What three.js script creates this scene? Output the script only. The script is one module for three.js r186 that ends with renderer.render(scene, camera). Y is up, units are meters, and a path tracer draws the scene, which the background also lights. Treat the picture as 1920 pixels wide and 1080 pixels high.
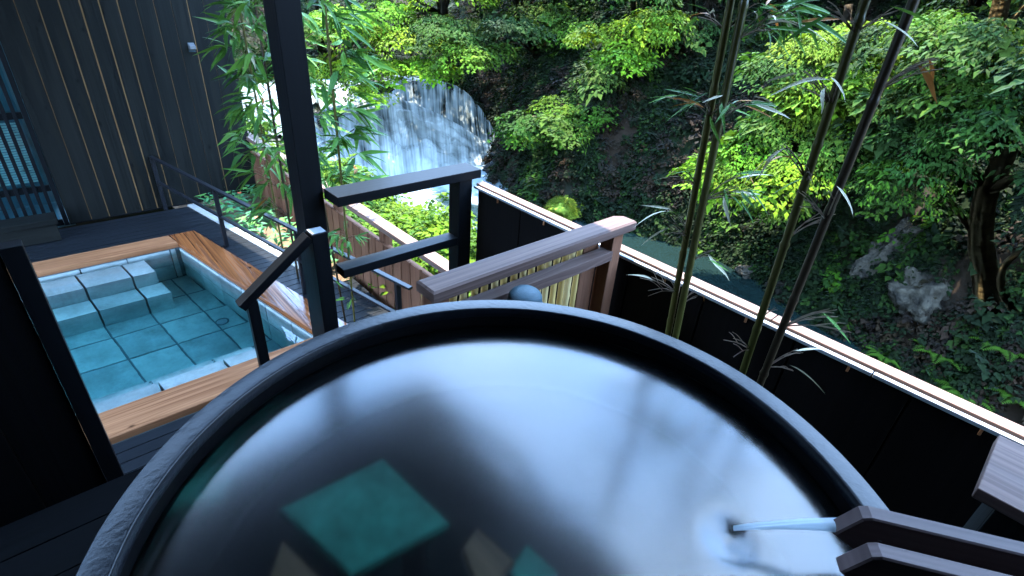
import * as THREE from 'three';
import { mergeGeometries, mergeVertices } from 'three/addons/utils/BufferGeometryUtils.js';
import { RoundedBoxGeometry } from 'three/addons/geometries/RoundedBoxGeometry.js';
import { ImprovedNoise } from 'three/addons/math/ImprovedNoise.js';

// ---------------------------------------------------------------- camera, sky, sun, exposure
// Axes: x runs along the bath house wall towards the river, z runs towards the viewer, y is up. Lower deck at y = 0, metres.
const scene = new THREE.Scene();
const camera = new THREE.PerspectiveCamera(57.71, 16 / 9, 0.05, 400);
const yaw = THREE.MathUtils.degToRad(44), pitch = THREE.MathUtils.degToRad(30);
camera.position.set(0, 2.8, 0);
camera.lookAt(Math.sin(yaw) * Math.cos(pitch), 2.8 - Math.sin(pitch), -Math.cos(yaw) * Math.cos(pitch));
camera.rotateZ(THREE.MathUtils.degToRad(4.5));
scene.add(camera);

const renderer = new THREE.WebGLRenderer({ antialias: true });
renderer.toneMapping = THREE.LinearToneMapping;
renderer.toneMappingExposure = 20;
renderer.shadowMap.enabled = true;
renderer.shadowMap.type = THREE.PCFSoftShadowMap;

const noise = new ImprovedNoise();
const N3 = (x, y, z = 0) => noise.noise(x + 31.7, y + 17.3, z + 5.1);
function fbm(x, y, z = 0, o = 4) { let s = 0, a = 0.5, f = 1; for (let i = 0; i < o; i++) { s += a * N3(x * f, y * f, z * f + i * 7.3); a *= 0.5; f *= 2.03; } return s; }
const clamp = THREE.MathUtils.clamp, lerp = THREE.MathUtils.lerp, sstep = THREE.MathUtils.smoothstep;

{ // a clear summer sky with thin high cloud
  const w = 512, h = 256, d = new Float32Array(w * h * 4);
  for (let j = 0; j < h; j++) for (let i = 0; i < w; i++) {
    const el = ((j + 0.5) / h - 0.5) * Math.PI, az = (i / w) * Math.PI * 2, e = Math.max(0, Math.sin(el));
    const x = Math.cos(el) * Math.cos(az), z = Math.cos(el) * Math.sin(az);
    const t = Math.pow(e, 0.55);
    let c = [lerp(0.44, 0.20, t), lerp(0.66, 0.44, t), lerp(0.98, 0.92, t)];
    const k = clamp(fbm(x * 2.2 / (e + 0.35), z * 2.2 / (e + 0.35), 2.0, 5) * 1.3 + 0.12, 0, 0.6);
    c = [lerp(c[0], 0.66, k), lerp(c[1], 0.85, k), lerp(c[2], 1.05, k)];
    const o = (j * w + i) * 4; for (let m = 0; m < 3; m++) d[o + m] = c[m] * 1.25; d[o + 3] = 1;
  }
  const t = new THREE.DataTexture(d, w, h, THREE.RGBAFormat, THREE.FloatType);
  t.mapping = THREE.EquirectangularReflectionMapping; t.magFilter = THREE.LinearFilter; t.minFilter = THREE.LinearFilter; t.needsUpdate = true;
  scene.background = t; scene.environment = t;
}
const sun = new THREE.DirectionalLight(new THREE.Color(1, 0.95, 0.86), 2.0);
sun.name = 'sun';
sun.position.set(0.01 * 40 + 5, 40, -0.2 * 40 - 4); sun.target.position.set(5, 0, -4);
sun.castShadow = true; sun.shadow.mapSize.set(4096, 4096); sun.shadow.radius = 1.2;
Object.assign(sun.shadow.camera, { left: -22, right: 22, top: 22, bottom: -22, near: 5, far: 80 });
scene.add(sun, sun.target);

// ---------------------------------------------------------------- helpers
function rng(seed) { let a = seed >>> 0; return () => { a = (a + 0x6D2B79F5) >>> 0; let t = a; t = Math.imul(t ^ (t >>> 15), t | 1); t ^= t + Math.imul(t ^ (t >>> 7), t | 61); return ((t ^ (t >>> 14)) >>> 0) / 4294967296; }; }
const rnd = rng(20240611);
const R = (a, b) => a + (b - a) * rnd();
const V = (x, y, z) => new THREE.Vector3(x, y, z);
const taken = new Map();
function numbered(n) { const k = taken.get(n) ?? 0; taken.set(n, k + 1); return k ? n + '_' + String(k).padStart(3, '0') : n; }
function tag(o, label, category, group, kind) { if (label) o.userData.label = label; if (category) o.userData.category = category; if (group) o.userData.group = group; if (kind) o.userData.kind = kind; return o; }
function shade(o) { o.castShadow = true; o.receiveShadow = true; return o; }
function thing(name, label, category, at = [0, 0, 0], group) { const g = new THREE.Group(); g.name = numbered(name); g.position.set(...at); scene.add(g); return tag(g, label, category, group); }
function setting(name, at = [0, 0, 0]) { const g = new THREE.Group(); g.name = numbered(name); g.position.set(...at); scene.add(g); g.userData.kind = 'structure'; return g; }
const off = V(0, 0, 0);
function worldBase(p) { off.set(0, 0, 0); for (let q = p; q && q !== scene; q = q.parent) off.add(q.position); return off; }
// a mesh whose geometry is given in world metres round `at`; parents are only ever moved, never turned
function part(name, geo, mat, parent, at = [0, 0, 0], rot) {
  const m = shade(new THREE.Mesh(geo, mat)); m.name = parent ? name : numbered(name);
  if (rot) m.rotation.set(...rot);
  m.position.set(...at); if (parent) { m.position.sub(worldBase(parent)); parent.add(m); } else scene.add(m);
  return m;
}
// texture coordinates in metres, the grain (v) along the given axis
function metreUV(g, along = 1, ou = rnd() * 7, ov = rnd() * 7) {
  const n = g.index ? g.toNonIndexed() : g, p = n.attributes.position, nn = n.attributes.normal, uv = new Float32Array(p.count * 2);
  for (let i = 0; i < p.count; i += 3) {
    let nx = 0, ny = 0, nz = 0;
    for (let k = 0; k < 3; k++) { nx += Math.abs(nn.getX(i + k)); ny += Math.abs(nn.getY(i + k)); nz += Math.abs(nn.getZ(i + k)); }
    const dom = nx >= ny && nx >= nz ? 0 : ny >= nz ? 1 : 2, axes = [0, 1, 2].filter((a) => a !== dom);
    const va = axes.includes(along) ? along : axes[1], ua = axes.find((a) => a !== va);
    for (let k = 0; k < 3; k++) { uv[(i + k) * 2] = p.getComponent(i + k, ua) + ou; uv[(i + k) * 2 + 1] = p.getComponent(i + k, va) + ov; }
  }
  n.setAttribute('uv', new THREE.BufferAttribute(uv, 2));
  return n;
}
function board(w, h, d, along, r = 0.003) { const g = new RoundedBoxGeometry(w, h, d, 1, Math.min(r, w / 2.1, h / 2.1, d / 2.1)); return metreUV(g, along ?? (w >= h && w >= d ? 0 : h >= d ? 1 : 2)); }
// box by two corners
function bar(name, a, b, mat, parent, along, r) {
  const w = Math.abs(b[0] - a[0]), h = Math.abs(b[1] - a[1]), d = Math.abs(b[2] - a[2]);
  return part(name, board(w, h, d, along, r), mat, parent, [(a[0] + b[0]) / 2, (a[1] + b[1]) / 2, (a[2] + b[2]) / 2]);
}
// square beam between two points
function beam(name, a, b, w, h, mat, parent, r) {
  const A = V(...a), B = V(...b), L = A.distanceTo(B), m = part(name, board(w, h, L, 2, r), mat, parent, A.clone().lerp(B, 0.5).toArray());
  m.lookAt(m.getWorldPosition(V(0, 0, 0)).add(B.clone().sub(A))); return m;
}
function tube(pts, rad, seg = 8, sides = 7) {
  const c = new THREE.CatmullRomCurve3(pts.map((p) => p.isVector3 ? p : V(...p)), false, 'centripetal');
  const f = typeof rad === 'function' ? rad : () => rad, fr = c.computeFrenetFrames(seg, false), pos = [], nor = [], uv = [], idx = [];
  const len = c.getLength();
  for (let i = 0; i <= seg; i++) { const t = i / seg, p = c.getPointAt(t), rr = f(t); for (let j = 0; j <= sides; j++) { const a = j / sides * Math.PI * 2, n = fr.normals[i].clone().multiplyScalar(Math.cos(a)).addScaledVector(fr.binormals[i], Math.sin(a)); pos.push(p.x + n.x * rr, p.y + n.y * rr, p.z + n.z * rr); nor.push(n.x, n.y, n.z); uv.push(j / sides * 0.4, t * len); } }
  for (let i = 0; i < seg; i++) for (let j = 0; j < sides; j++) { const a = i * (sides + 1) + j, b = a + sides + 1; idx.push(a, b, a + 1, b, b + 1, a + 1); }
  const g = new THREE.BufferGeometry(); g.setAttribute('position', new THREE.Float32BufferAttribute(pos, 3)); g.setAttribute('normal', new THREE.Float32BufferAttribute(nor, 3)); g.setAttribute('uv', new THREE.Float32BufferAttribute(uv, 2)); g.setIndex(idx); return g;
}
// flat-sided prism: outline in x,z (counter clockwise seen from above or not, both sides are drawn), from y0 to y1
function prism(outline, y0, y1, bevel = 0) {
  const s = new THREE.Shape(outline.map(([x, z]) => new THREE.Vector2(x, -z)));
  const g = new THREE.ExtrudeGeometry(s, { depth: y1 - y0 - 2 * bevel, bevelEnabled: bevel > 0, bevelThickness: bevel, bevelSize: bevel, bevelOffset: -bevel, bevelSegments: 1 });
  g.rotateX(-Math.PI / 2); g.translate(0, y0 + bevel, 0); return g;
}

// ---------------------------------------------------------------- materials
const toS = (x) => Math.round(255 * clamp(x <= 0.0031308 ? x * 12.92 : 1.055 * Math.pow(x, 1 / 2.4) - 0.055, 0, 1));
function tex(w, h, fn, srgb = true, rep = [1, 1]) {
  const d = new Uint8Array(w * h * 4);
  for (let j = 0; j < h; j++) for (let i = 0; i < w; i++) { const c = fn(i / w, j / h), o = (j * w + i) * 4; for (let k = 0; k < 3; k++) d[o + k] = srgb ? toS(c[k]) : Math.round(255 * clamp(c[k], 0, 1)); d[o + 3] = c[3] === undefined ? 255 : Math.round(255 * clamp(c[3], 0, 1)); }
  const t = new THREE.DataTexture(d, w, h); if (srgb) t.colorSpace = THREE.SRGBColorSpace; t.wrapS = t.wrapT = THREE.RepeatWrapping; t.magFilter = t.minFilter = THREE.LinearFilter; t.repeat.set(...rep); t.needsUpdate = true; return t;
}
// tiling noise from four blended copies
function tile(f, u, v) { const a = f(u, v), b = f(u - 1, v), c = f(u, v - 1), d = f(u - 1, v - 1); return lerp(lerp(a, b, u), lerp(c, d, u), v); }
function wood(base, dark, seed, { grain = 1, rough = 0.7, knots = 4, bump = 0.0012, size = [0.6, 2.2], light = null, gloss = 0, spec = 0.2 } = {}) {
  const q = rng(seed), ks = Array.from({ length: knots }, () => [q(), q(), 0.012 + q() * 0.02]);
  const field = (u, v) => {
    let uu = u;
    for (const [kx, ky, kr] of ks) { const dx = (u - kx) * size[0], dy = (v - ky) * size[1]; uu += 0.05 * Math.sign(dx) * Math.exp(-(dx * dx / (kr * kr * 6) + dy * dy / (kr * kr * 60))); }
    const g1 = fbm(uu * 26 + seed, v * 1.6, seed, 3), g2 = fbm(uu * 90, v * 3.5 + seed, seed + 3, 2), g3 = fbm(uu * 4, v * 1.2, seed + 9, 2);
    let kn = 0; for (const [kx, ky, kr] of ks) { const dx = (u - kx) * size[0], dy = (v - ky) * size[1] * 0.6; kn = Math.max(kn, Math.exp(-(dx * dx + dy * dy) / (kr * kr * 0.35))); }
    return [g1, g2, g3, kn];
  };
  const cache = new Map();
  const at = (u, v) => { const k = Math.round(u * 4096) * 8192 + Math.round(v * 4096); if (!cache.has(k)) { const a = field(u, v), b = field(u, v - 1); cache.set(k, a.map((x, i) => lerp(x, b[i], sstep(v, 0.8, 1)))); } return cache.get(k); };
  const map = tex(192, 512, (u, v) => { const [g1, g2, g3, kn] = at(u, v); const t = clamp(0.42 + grain * (g1 * 0.75 + g2 * 0.5) + g3 * 0.5, 0, 1); const l = light ? clamp(g3 * 1.6 - 0.25, 0, 1) : 0; return [0, 1, 2].map((k) => { let c = lerp(base[k], dark[k], t); if (light) c = lerp(c, light[k], l); return lerp(c, dark[k] * 0.45, clamp(kn * 1.2, 0, 1)); }); }, true, [1 / size[0], 1 / size[1]]);
  const bm = tex(192, 512, (u, v) => { const [g1, g2, , kn] = at(u, v); const x = 0.5 - g1 * 0.5 - g2 * 0.6 - kn * 0.3; return [x, x, x]; }, false, [1 / size[0], 1 / size[1]]);
  const m = new THREE.MeshPhysicalMaterial({ map, bumpMap: bm, bumpScale: bump, roughness: rough, specularIntensity: spec });
  if (gloss) { m.roughnessMap = tex(192, 512, (u, v) => { const [g1, , g3] = at(u, v); const x = clamp(0.5 - g3 * 2.2 + g1 * 0.6, 0.12, 1); return [x, x, x]; }, false, [1 / size[0], 1 / size[1]]); m.roughness = gloss; }
  return m;
}
const M = {
  wall: wood([0.0085, 0.0088, 0.0076], [0.0028, 0.0032, 0.0029], 3, { rough: 0.66, knots: 7, grain: 1.3, light: [0.017, 0.0145, 0.0095], spec: 0.1, bump: 0.002 }),
  wall2: wood([0.0070, 0.0076, 0.0068], [0.0026, 0.0030, 0.0028], 8, { rough: 0.62, knots: 6, grain: 1.3, light: [0.018, 0.0145, 0.009], spec: 0.1, bump: 0.002 }),
  raw: wood([0.19, 0.105, 0.042], [0.10, 0.05, 0.02], 4, { rough: 0.8 }),
  black: wood([0.0026, 0.0031, 0.0038], [0.0012, 0.0014, 0.0018], 5, { rough: 0.45, knots: 1, bump: 0.0006, spec: 0.16 }),
  blackFence: wood([0.0046, 0.0036, 0.0032], [0.0020, 0.0017, 0.0016], 6, { rough: 0.6, knots: 3, spec: 0.12 }),
  hinoki: wood([0.27, 0.118, 0.054], [0.10, 0.032, 0.011], 7, { rough: 0.55, knots: 4, grain: 1.2, size: [0.45, 1.9] }),
  hinokiWet: wood([0.27, 0.088, 0.026], [0.045, 0.011, 0.005], 9, { rough: 0.4, knots: 3, grain: 1.5, size: [0.5, 2.3], gloss: 0.55, spec: 0.8 }),
  cap: wood([0.092, 0.058, 0.047], [0.038, 0.022, 0.018], 11, { rough: 0.6, knots: 2, grain: 1.3, light: [0.090, 0.075, 0.072], spec: 0.15 }),
  brown: wood([0.17, 0.078, 0.044], [0.08, 0.033, 0.018], 12, { rough: 0.7, knots: 3 }),
  brown2: wood([0.135, 0.060, 0.033], [0.06, 0.024, 0.013], 13, { rough: 0.7, knots: 2 }),
  pinkCap: wood([0.155, 0.098, 0.078], [0.075, 0.042, 0.031], 14, { rough: 0.65, knots: 1 }),
  deck: wood([0.009, 0.0105, 0.0125], [0.004, 0.0048, 0.006], 15, { rough: 0.4, knots: 0, bump: 0.0008, spec: 0.22 }),
  deckGrey: wood([0.30, 0.28, 0.26], [0.15, 0.135, 0.125], 16, { rough: 0.7, knots: 2 }),
  trough: wood([0.075, 0.050, 0.046], [0.026, 0.017, 0.016], 17, { rough: 0.5, knots: 1 }),
  floor: wood([0.0022, 0.0023, 0.0025], [0.0010, 0.0010, 0.0011], 18, { rough: 0.7, knots: 2, spec: 0.05 }),
  steel: new THREE.MeshPhysicalMaterial({ color: new THREE.Color(0.005, 0.0055, 0.007), specularIntensity: 0.4, roughness: 0.4 }),
  white: new THREE.MeshPhysicalMaterial({ color: new THREE.Color(0.20, 0.215, 0.23), roughness: 0.5, specularIntensity: 0.4 }),
  nail: new THREE.MeshPhysicalMaterial({ color: new THREE.Color(0.25, 0.10, 0.035), roughness: 0.6 }),
};
const stoneTex = (c, v, seed, s = 3) => tex(256, 256, (u, w) => { const f = tile((a, b) => fbm(a * s + seed, b * s, seed, 5) * 1.2 + fbm(a * s * 6, b * s * 6 + seed, seed, 3) * 0.5, u, w); return c.map((x) => x * (1 + f * v)); });
function stone(c, v, seed, rough = 0.75, bump = 0.004, rep = 1, spec = 0.3) {
  const map = stoneTex(c, v, seed); map.repeat.set(rep, rep);
  const b = tex(256, 256, (u, w) => { const x = 0.5 + tile((a, q) => fbm(a * 8 + seed, q * 8, seed, 5), u, w); return [x, x, x]; }, false, [rep, rep]);
  return new THREE.MeshPhysicalMaterial({ map, bumpMap: b, bumpScale: bump, roughness: rough, specularIntensity: spec });
}
M.tileA = stone([0.25, 0.29, 0.28], 0.6, 21, 0.6, 0.0015, 1.6);
M.tileB = stone([0.20, 0.24, 0.235], 0.6, 22, 0.6, 0.0015, 1.6);
M.grout = new THREE.MeshPhysicalMaterial({ color: new THREE.Color(0.085, 0.11, 0.12), roughness: 0.9, specularIntensity: 0.2 });
M.concrete = stone([0.24, 0.235, 0.22], 0.3, 23, 0.9, 0.003, 1.2);
M.soil = stone([0.10, 0.065, 0.04], 0.7, 24, 0.95, 0.02, 0.9);
M.iron = stone([0.0026, 0.0032, 0.0045], 0.7, 25, 0.32, 0.0009, 9, 0.36);
M.ironIn = stone([0.0010, 0.0010, 0.0011], 0.4, 26, 0.6, 0.0008, 4, 0.1);
M.slab = stone([0.020, 0.105, 0.076], 1.2, 27, 0.7, 0.002, 2);
M.rockPale = stone([0.030, 0.025, 0.017], 2.2, 28, 0.85, 0.03, 1.9);
M.rockDark = stone([0.008, 0.0085, 0.0075], 0.8, 29, 0.55, 0.02, 0.8);
M.moss = stone([0.10, 0.13, 0.012], 0.7, 30, 0.95, 0.02, 1.2);
M.bluePipe = stone([0.028, 0.050, 0.062], 0.45, 31, 0.6, 0.001, 3);

// ---------------------------------------------------------------- ground, river, falls
function poly(pts, z) { if (z <= pts[0][0]) return pts[0][1]; for (let i = 1; i < pts.length; i++) if (z <= pts[i][0]) { const [a, x] = pts[i - 1], [b, y] = pts[i]; return lerp(x, y, sstep(z, a, b)); } return pts[pts.length - 1][1]; }
const farBank = (z) => poly([[-14, 11.3], [-12.3, 11.0], [-11.2, 9.8], [-9.9, 8.9], [-8, 8.6], [-6.4, 9.5], [-4.5, 10.1], [-3.2, 9.9], [-2.3, 9.3], [-1.4, 9.1], [0, 8.75], [0.9, 8.65], [5, 8.6]], z);
const nearBank = (z) => poly([[-16, 2.6], [-13.2, 3.0], [-11, 4.7], [-9, 5.5], [-6, 5.8], [0, 5.0], [10, 4.2]], z);
const crestZ = (x) => poly([[2, -17], [3.8, -16.6], [6.64, -15.65], [8.78, -14.3], [9.83, -13.4], [11, -12.7]], x);
const footZ = (x) => poly([[2, -13.2], [3.3, -13.1], [5.7, -12.8], [7.3, -12.6], [8.9, -12.3], [10.2, -12.0]], x);
const RIVER = -1.8;
function groundY(x, z) {
  const xb = farBank(z), xn = nearBank(z);
  const f = footZ(x), c = crestZ(x), c0 = f;
  let bed = lerp(-2.6, -0.9, sstep(c - 0.6 - z, 0, 0.9));
  if (z < c - 4) bed += 0.42 * (c - 4 - z);
  let y = bed;
  const n = fbm(x * 0.35, z * 0.35, 1.5, 5);
  if (x > xb) { const s = x - xb; y = Math.max(bed, -1.95 + 3.4 * (1 - Math.exp(-s / 1.5)) + 0.5 * Math.min(s, 16) + 0.12 * Math.max(0, s - 16) + n * 1.5 * Math.min(1, s * 0.8) + 0.25 * fbm(x * 1.6, z * 1.6, 4, 3) * Math.min(1, s)); }
  else if (x < xn) { const s = xn - x; y = Math.max(bed, -1.95 + 1.75 * sstep(s, 0, 2.4) + n * 0.25 * Math.min(1, s)); if (z < -12) y = Math.max(y, -0.3 + Math.min(1, s * 0.6) * 0.5 * (-12 - z) * 0.6); }
  if (x < 2.3 && z > -8.6) y = -1.3;
  return y;
}
function axis(stops) { const out = []; for (let i = 0; i < stops.length - 1; i++) { const [a, step] = stops[i], b = stops[i + 1][0], n = Math.max(1, Math.round((b - a) / step)); for (let k = 0; k < n; k++) out.push(a + (b - a) * k / n); } out.push(stops[stops.length - 1][0]); return out; }
function sheet(xs, zs, yf, cf) {
  const pos = [], col = [], uv = [], idx = [], w = xs.length;
  for (const z of zs) for (const x of xs) { const y = yf(x, z); pos.push(x, y, z); uv.push(x + y * 0.6, z + y * 0.7); if (cf) col.push(...cf(x, y, z)); }
  for (let j = 0; j < zs.length - 1; j++) for (let i = 0; i < w - 1; i++) { const a = j * w + i, b = a + w; idx.push(a, b, a + 1, b, b + 1, a + 1); }
  const g = new THREE.BufferGeometry(); g.setAttribute('position', new THREE.Float32BufferAttribute(pos, 3)); g.setAttribute('uv', new THREE.Float32BufferAttribute(uv, 2)); if (cf) g.setAttribute('color', new THREE.Float32BufferAttribute(col, 3)); g.setIndex(idx); g.computeVertexNormals(); return g;
}
const mix3 = (a, b, t) => [lerp(a[0], b[0], t), lerp(a[1], b[1], t), lerp(a[2], b[2], t)];
const groundMat = stone([1, 1, 1], 0.6, 33, 0.95, 0.03, 0.7); groundMat.vertexColors = true;
{
  const g = sheet(axis([[-120, 12], [-20, 2], [1.9, 0.2], [4, 0.25], [8, 0.09], [13.5, 0.25], [20, 1], [40, 10], [160, 10]]), axis([[-160, 12], [-30, 1], [-18, 0.2], [-12.5, 0.09], [2.5, 0.3], [8, 3], [120, 12]]), groundY, (x, y, z) => {
    const a = fbm(x * 0.55, z * 0.55 + y * 0.5, 9, 4), b = fbm(x * 1.7, z * 1.7 + y, 12, 3);
    let c = mix3([0.018, 0.011, 0.006], [0.007, 0.013, 0.003], sstep(a, -0.1, 0.22));
    c = mix3(c, [0.055, 0.050, 0.042], sstep(b, 0.14, 0.3) * (x > 8 ? 0.7 : 0.2));
    return c;
  });
  const o = part('ground', g, groundMat); o.userData.kind = 'structure';
}
{ // the river below the falls
  const mat = new THREE.MeshPhysicalMaterial({ vertexColors: true, color: 0xffffff, roughness: 0.22, ior: 1.33, specularIntensity: 0.14 });
  mat.bumpMap = tex(256, 256, (u, v) => { const x = 0.5 + tile((a, b) => fbm(a * 5, b * 12, 3, 5), u, v); return [x, x, x]; }, false, [0.7, 0.45]); mat.bumpScale = 0.03;
  const g = sheet(axis([[2, 0.4], [4, 0.07], [11.2, 0.4], [12, 1]]), axis([[-14.5, 0.07], [-2, 0.14], [4, 0.6], [40, 3]]), (x, z) => RIVER + 0.05 * fbm(x * 1.1, z * 0.8, 6, 3) + 0.07 * sstep(z, -9, -12.5) * fbm(x * 2.2, z * 1.7, 2, 3), (x, y, z) => {
    const d = clamp((-6.0 - z) / 6.5, 0, 1), st = fbm(x * 1.5 + fbm(x, z, 3, 2), z * 0.45, 8, 5), rip = fbm(x * 2.1, z * 1.1, 15, 4);
    const f = clamp(sstep(st + d * 1.0 - 0.36, 0.0, 0.36) + 0.12 * sstep(rip, 0.17, 0.3) * sstep(z, -2, -5) * sstep(Math.abs(x - 9), 1.6, 0), 0, 1);
    return mix3([0.004, 0.009, 0.008], [0.17, 0.205, 0.21], f);
  });
  const o = part('river', g, mat); o.userData.kind = 'structure';
}
// the falls: a broad sliding cascade, and behind its upper right a steeper fall in strands
const lowCrest = [[3.2, -0.45, -16.8], [4.56, -0.31, -16.4], [5.62, -0.18, -16.0], [6.7, -0.09, -15.6], [7.96, -0.1, -14.8], [8.55, -0.38, -14.0], [9.42, -0.8, -13.05], [10.06, -1.29, -12.3], [10.5, -1.65, -11.8]];
const lowFoot = [[2.7, -1.86, -13.8], [3.87, -1.86, -13.5], [4.62, -1.86, -12.7], [5.41, -1.86, -12.2], [6.61, -1.86, -12.0], [7.5, -1.86, -11.85], [8.6, -1.86, -11.7], [9.7, -1.86, -11.6], [10.5, -1.86, -11.5]];
const upTop = [[8.2, -0.25, -15.5], [8.73, -0.16, -15.1], [9.36, 0.03, -14.7], [9.98, 0.05, -14.15], [10.39, -0.15, -13.6], [10.67, -0.6, -13.1], [10.85, -1.2, -12.6]];
const upFoot = [[7.7, -0.6, -14.75], [8.25, -0.7, -14.2], [8.75, -0.95, -13.7], [9.3, -1.2, -13.2], [9.85, -1.5, -12.6], [10.2, -1.75, -12.2], [10.5, -1.9, -11.9]];
const curve = (p) => new THREE.CatmullRomCurve3(p.map((q) => V(...q)));
const falls = { low: [curve(lowCrest), curve(lowFoot)], up: [curve(upTop), curve(upFoot)] };
function fallsSheet(which, nu, nv, lift, colour, keep) {
  const [top, foot] = falls[which], pos = [], col = [], uv = [], idx = [], tops = top.getPoints(nu), feet = foot.getPoints(nu), steep = which === 'up';
  const vOf = (j) => j / nv * 1.16 - 0.16;
  for (let j = 0; j <= nv; j++) for (let i = 0; i <= nu; i++) {
    const u = i / nu, v0 = vOf(j), v = Math.max(0, v0), a = tops[i], b = feet[i], bell = Math.sin(Math.PI * Math.min(1, v));
    const ledge = steep ? 0 : bell * (0.30 * fbm(u * 9 + 3, v * 4, 7, 3) + 0.16 * fbm(u * 26, v * 9, 9, 3));
    const run = steep ? Math.pow(v, 1.9) : v + bell * 0.10 * fbm(u * 12, v * 3, 5, 2), drop = clamp((steep ? Math.pow(v, 1.05) : lerp(v, v * v, 0.45)) + ledge, -0.05, 1.02), l = lift(u, v);
    pos.push(lerp(a.x, b.x, run) + l * 0.2, lerp(a.y, b.y, drop) + l + Math.min(0, v0) * 0.25 + 0.05 * fbm(u * 22, v * 2, 3, 2), lerp(a.z, b.z, run) + l * 0.7 + Math.min(0, v0) * 8); uv.push(u * 8, v * 3); col.push(...colour(u, v));
  }
  for (let j = 0; j < nv; j++) for (let i = 0; i < nu; i++) { if (keep && !keep((i + 0.5) / nu, Math.max(0, vOf(j + 0.5)))) continue; const a = j * (nu + 1) + i, b = a + nu + 1; idx.push(a, b, a + 1, b, b + 1, a + 1); }
  const g = new THREE.BufferGeometry(); g.setAttribute('position', new THREE.Float32BufferAttribute(pos, 3)); g.setAttribute('uv', new THREE.Float32BufferAttribute(uv, 2)); g.setAttribute('color', new THREE.Float32BufferAttribute(col, 3)); g.setIndex(idx); g.computeVertexNormals(); return g;
}
{
  const rockMat = M.rockDark.clone(); rockMat.vertexColors = true;
  const rockCol = (u, v) => { const m = sstep(fbm(u * 20, v * 8, 6, 3), 0.02, 0.2); return [lerp(0.9, 0.55, m), lerp(0.9, 0.95, m), lerp(0.85, 0.25, m)]; };
  const rock = setting('falls_rock', [8, -1, -13]);
  part('lower_face', fallsSheet('low', 160, 70, (u, v) => 0.16 * fbm(u * 30, v * 11, 4, 4) - 0.05, rockCol), rockMat, rock);
  part('upper_face', fallsSheet('up', 90, 50, (u, v) => 0.14 * fbm(u * 16, v * 7, 8, 4) - 0.09, rockCol), rockMat, rock);
  // threads of falling water, drawn out along the flow
  const thread = (u, v, k) => fbm((u + 0.006 * fbm(u * 9, v * 3, 3, 2)) * 34 * k, v * 0.8, 11, 2) + 0.9 * fbm(u * 120 * k, v * 1.1, 17, 2) + 0.5 * fbm(u * 320 * k, v * 1.8, 19, 1);
  const patch = (u, v) => fbm(u * 13, v * 3.4, 21, 3);
  const mat = new THREE.MeshPhysicalMaterial({ vertexColors: true, color: 0xffffff, roughness: 0.6, ior: 1.33, specularIntensity: 0.4 });
  const water = setting('waterfall', [8, -1, -13]), foam = (t) => mix3([0.016, 0.023, 0.021], [0.25, 0.275, 0.262], clamp(t, 0, 1));
  part('lower_fall', fallsSheet('low', 460, 150, (u, v) => 0.03 + 0.012 * thread(u, v, 1), (u, v) => foam(0.42 + 0.75 * thread(u, v, 1) + 0.9 * patch(u, v) + 0.2 * sstep(v, 0.6, 1) + 0.12 * sstep(u, 0.45, 0.3)), (u, v) => patch(u, v) + 0.3 * thread(u, v, 1) + 0.25 * sstep(u, 0.42, 0.3) + 0.15 * sstep(v, 0.8, 1) > -0.19), mat, water);
  part('upper_fall', fallsSheet('up', 260, 110, (u, v) => 0.03 + 0.012 * thread(u, v, 0.5), (u, v) => foam(0.24 + 0.9 * thread(u, v, 0.5) + 0.4 * patch(u, v) + 0.35 * sstep(v, 0.5, 1)), (u, v) => thread(u, v, 0.5) + 0.5 * patch(u, v) + 0.5 * sstep(v, 0.55, 1) + 0.25 * sstep(v, 0.12, 0) > -0.10), mat, water);
}
function boulder(name, label, at, s, mat, seed, group, squash = 0.6) {
  const ico = new THREE.IcosahedronGeometry(1, 14); ico.deleteAttribute('normal'); ico.deleteAttribute('uv'); const g = mergeVertices(ico, 1e-4), p = g.attributes.position;
  for (let i = 0; i < p.count; i++) { const x = p.getX(i), y = p.getY(i), z = p.getZ(i), k = 1 + 0.5 * fbm(x * 1.1 + seed, y * 1.1, z * 1.1, 5) - 0.30 * Math.abs(fbm(x * 2.4, y * 2.4 + seed, z * 2.4, 4)) + 0.09 * Math.round(4 * (N3(x * 1.7, y * 2.4 + seed, z * 1.7) + 0.25 * N3(x * 7, y * 7, z * 7 + seed))); p.setXYZ(i, x * k * s[0], y * k * s[1] * squash, z * k * s[2]); }
  g.computeVertexNormals(); const o = part(name, metreUV(g, 1), mat, null, at); tag(o, label, 'boulder', group); return o;
}
boulder('boulder', 'dark wet boulder at the right foot of the waterfall', [10.3, -1.6, -11.0], [0.7, 0.8, 0.55], M.rockDark, 1);
boulder('boulder', 'small dark boulder in the rapids below the waterfall', [9.55, -1.75, -10.9], [0.36, 0.36, 0.3], M.rockDark, 2);
const mossy = boulder('mossy_boulder', 'bright yellow green mossy boulder at the water edge', [8.75, -1.62, -7.5], [0.5, 0.5, 0.34], M.moss, 3);
boulder('mossy_boulder', 'dark mossy boulder at the crest of the waterfall', [8.0, -0.12, -14.75], [0.5, 0.42, 0.3], M.rockDark, 4);
boulder('river_stone', 'rounded grey stone lying in the dark river water', [9.75, -1.74, -3.5], [0.26, 0.22, 0.18], M.rockPale, 5, null, 0.5);
boulder('rock_outcrop', 'pale lichen covered rock outcrop below the leaning tree', [9.5, -0.95, -0.75], [0.42, 0.62, 0.42], M.rockPale, 6, null, 0.8);
boulder('rock_outcrop', 'low pale rock beside the tree roots at the right', [9.3, -0.85, 0.6], [0.4, 0.45, 0.4], M.rockPale, 7, null, 0.7);
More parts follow.
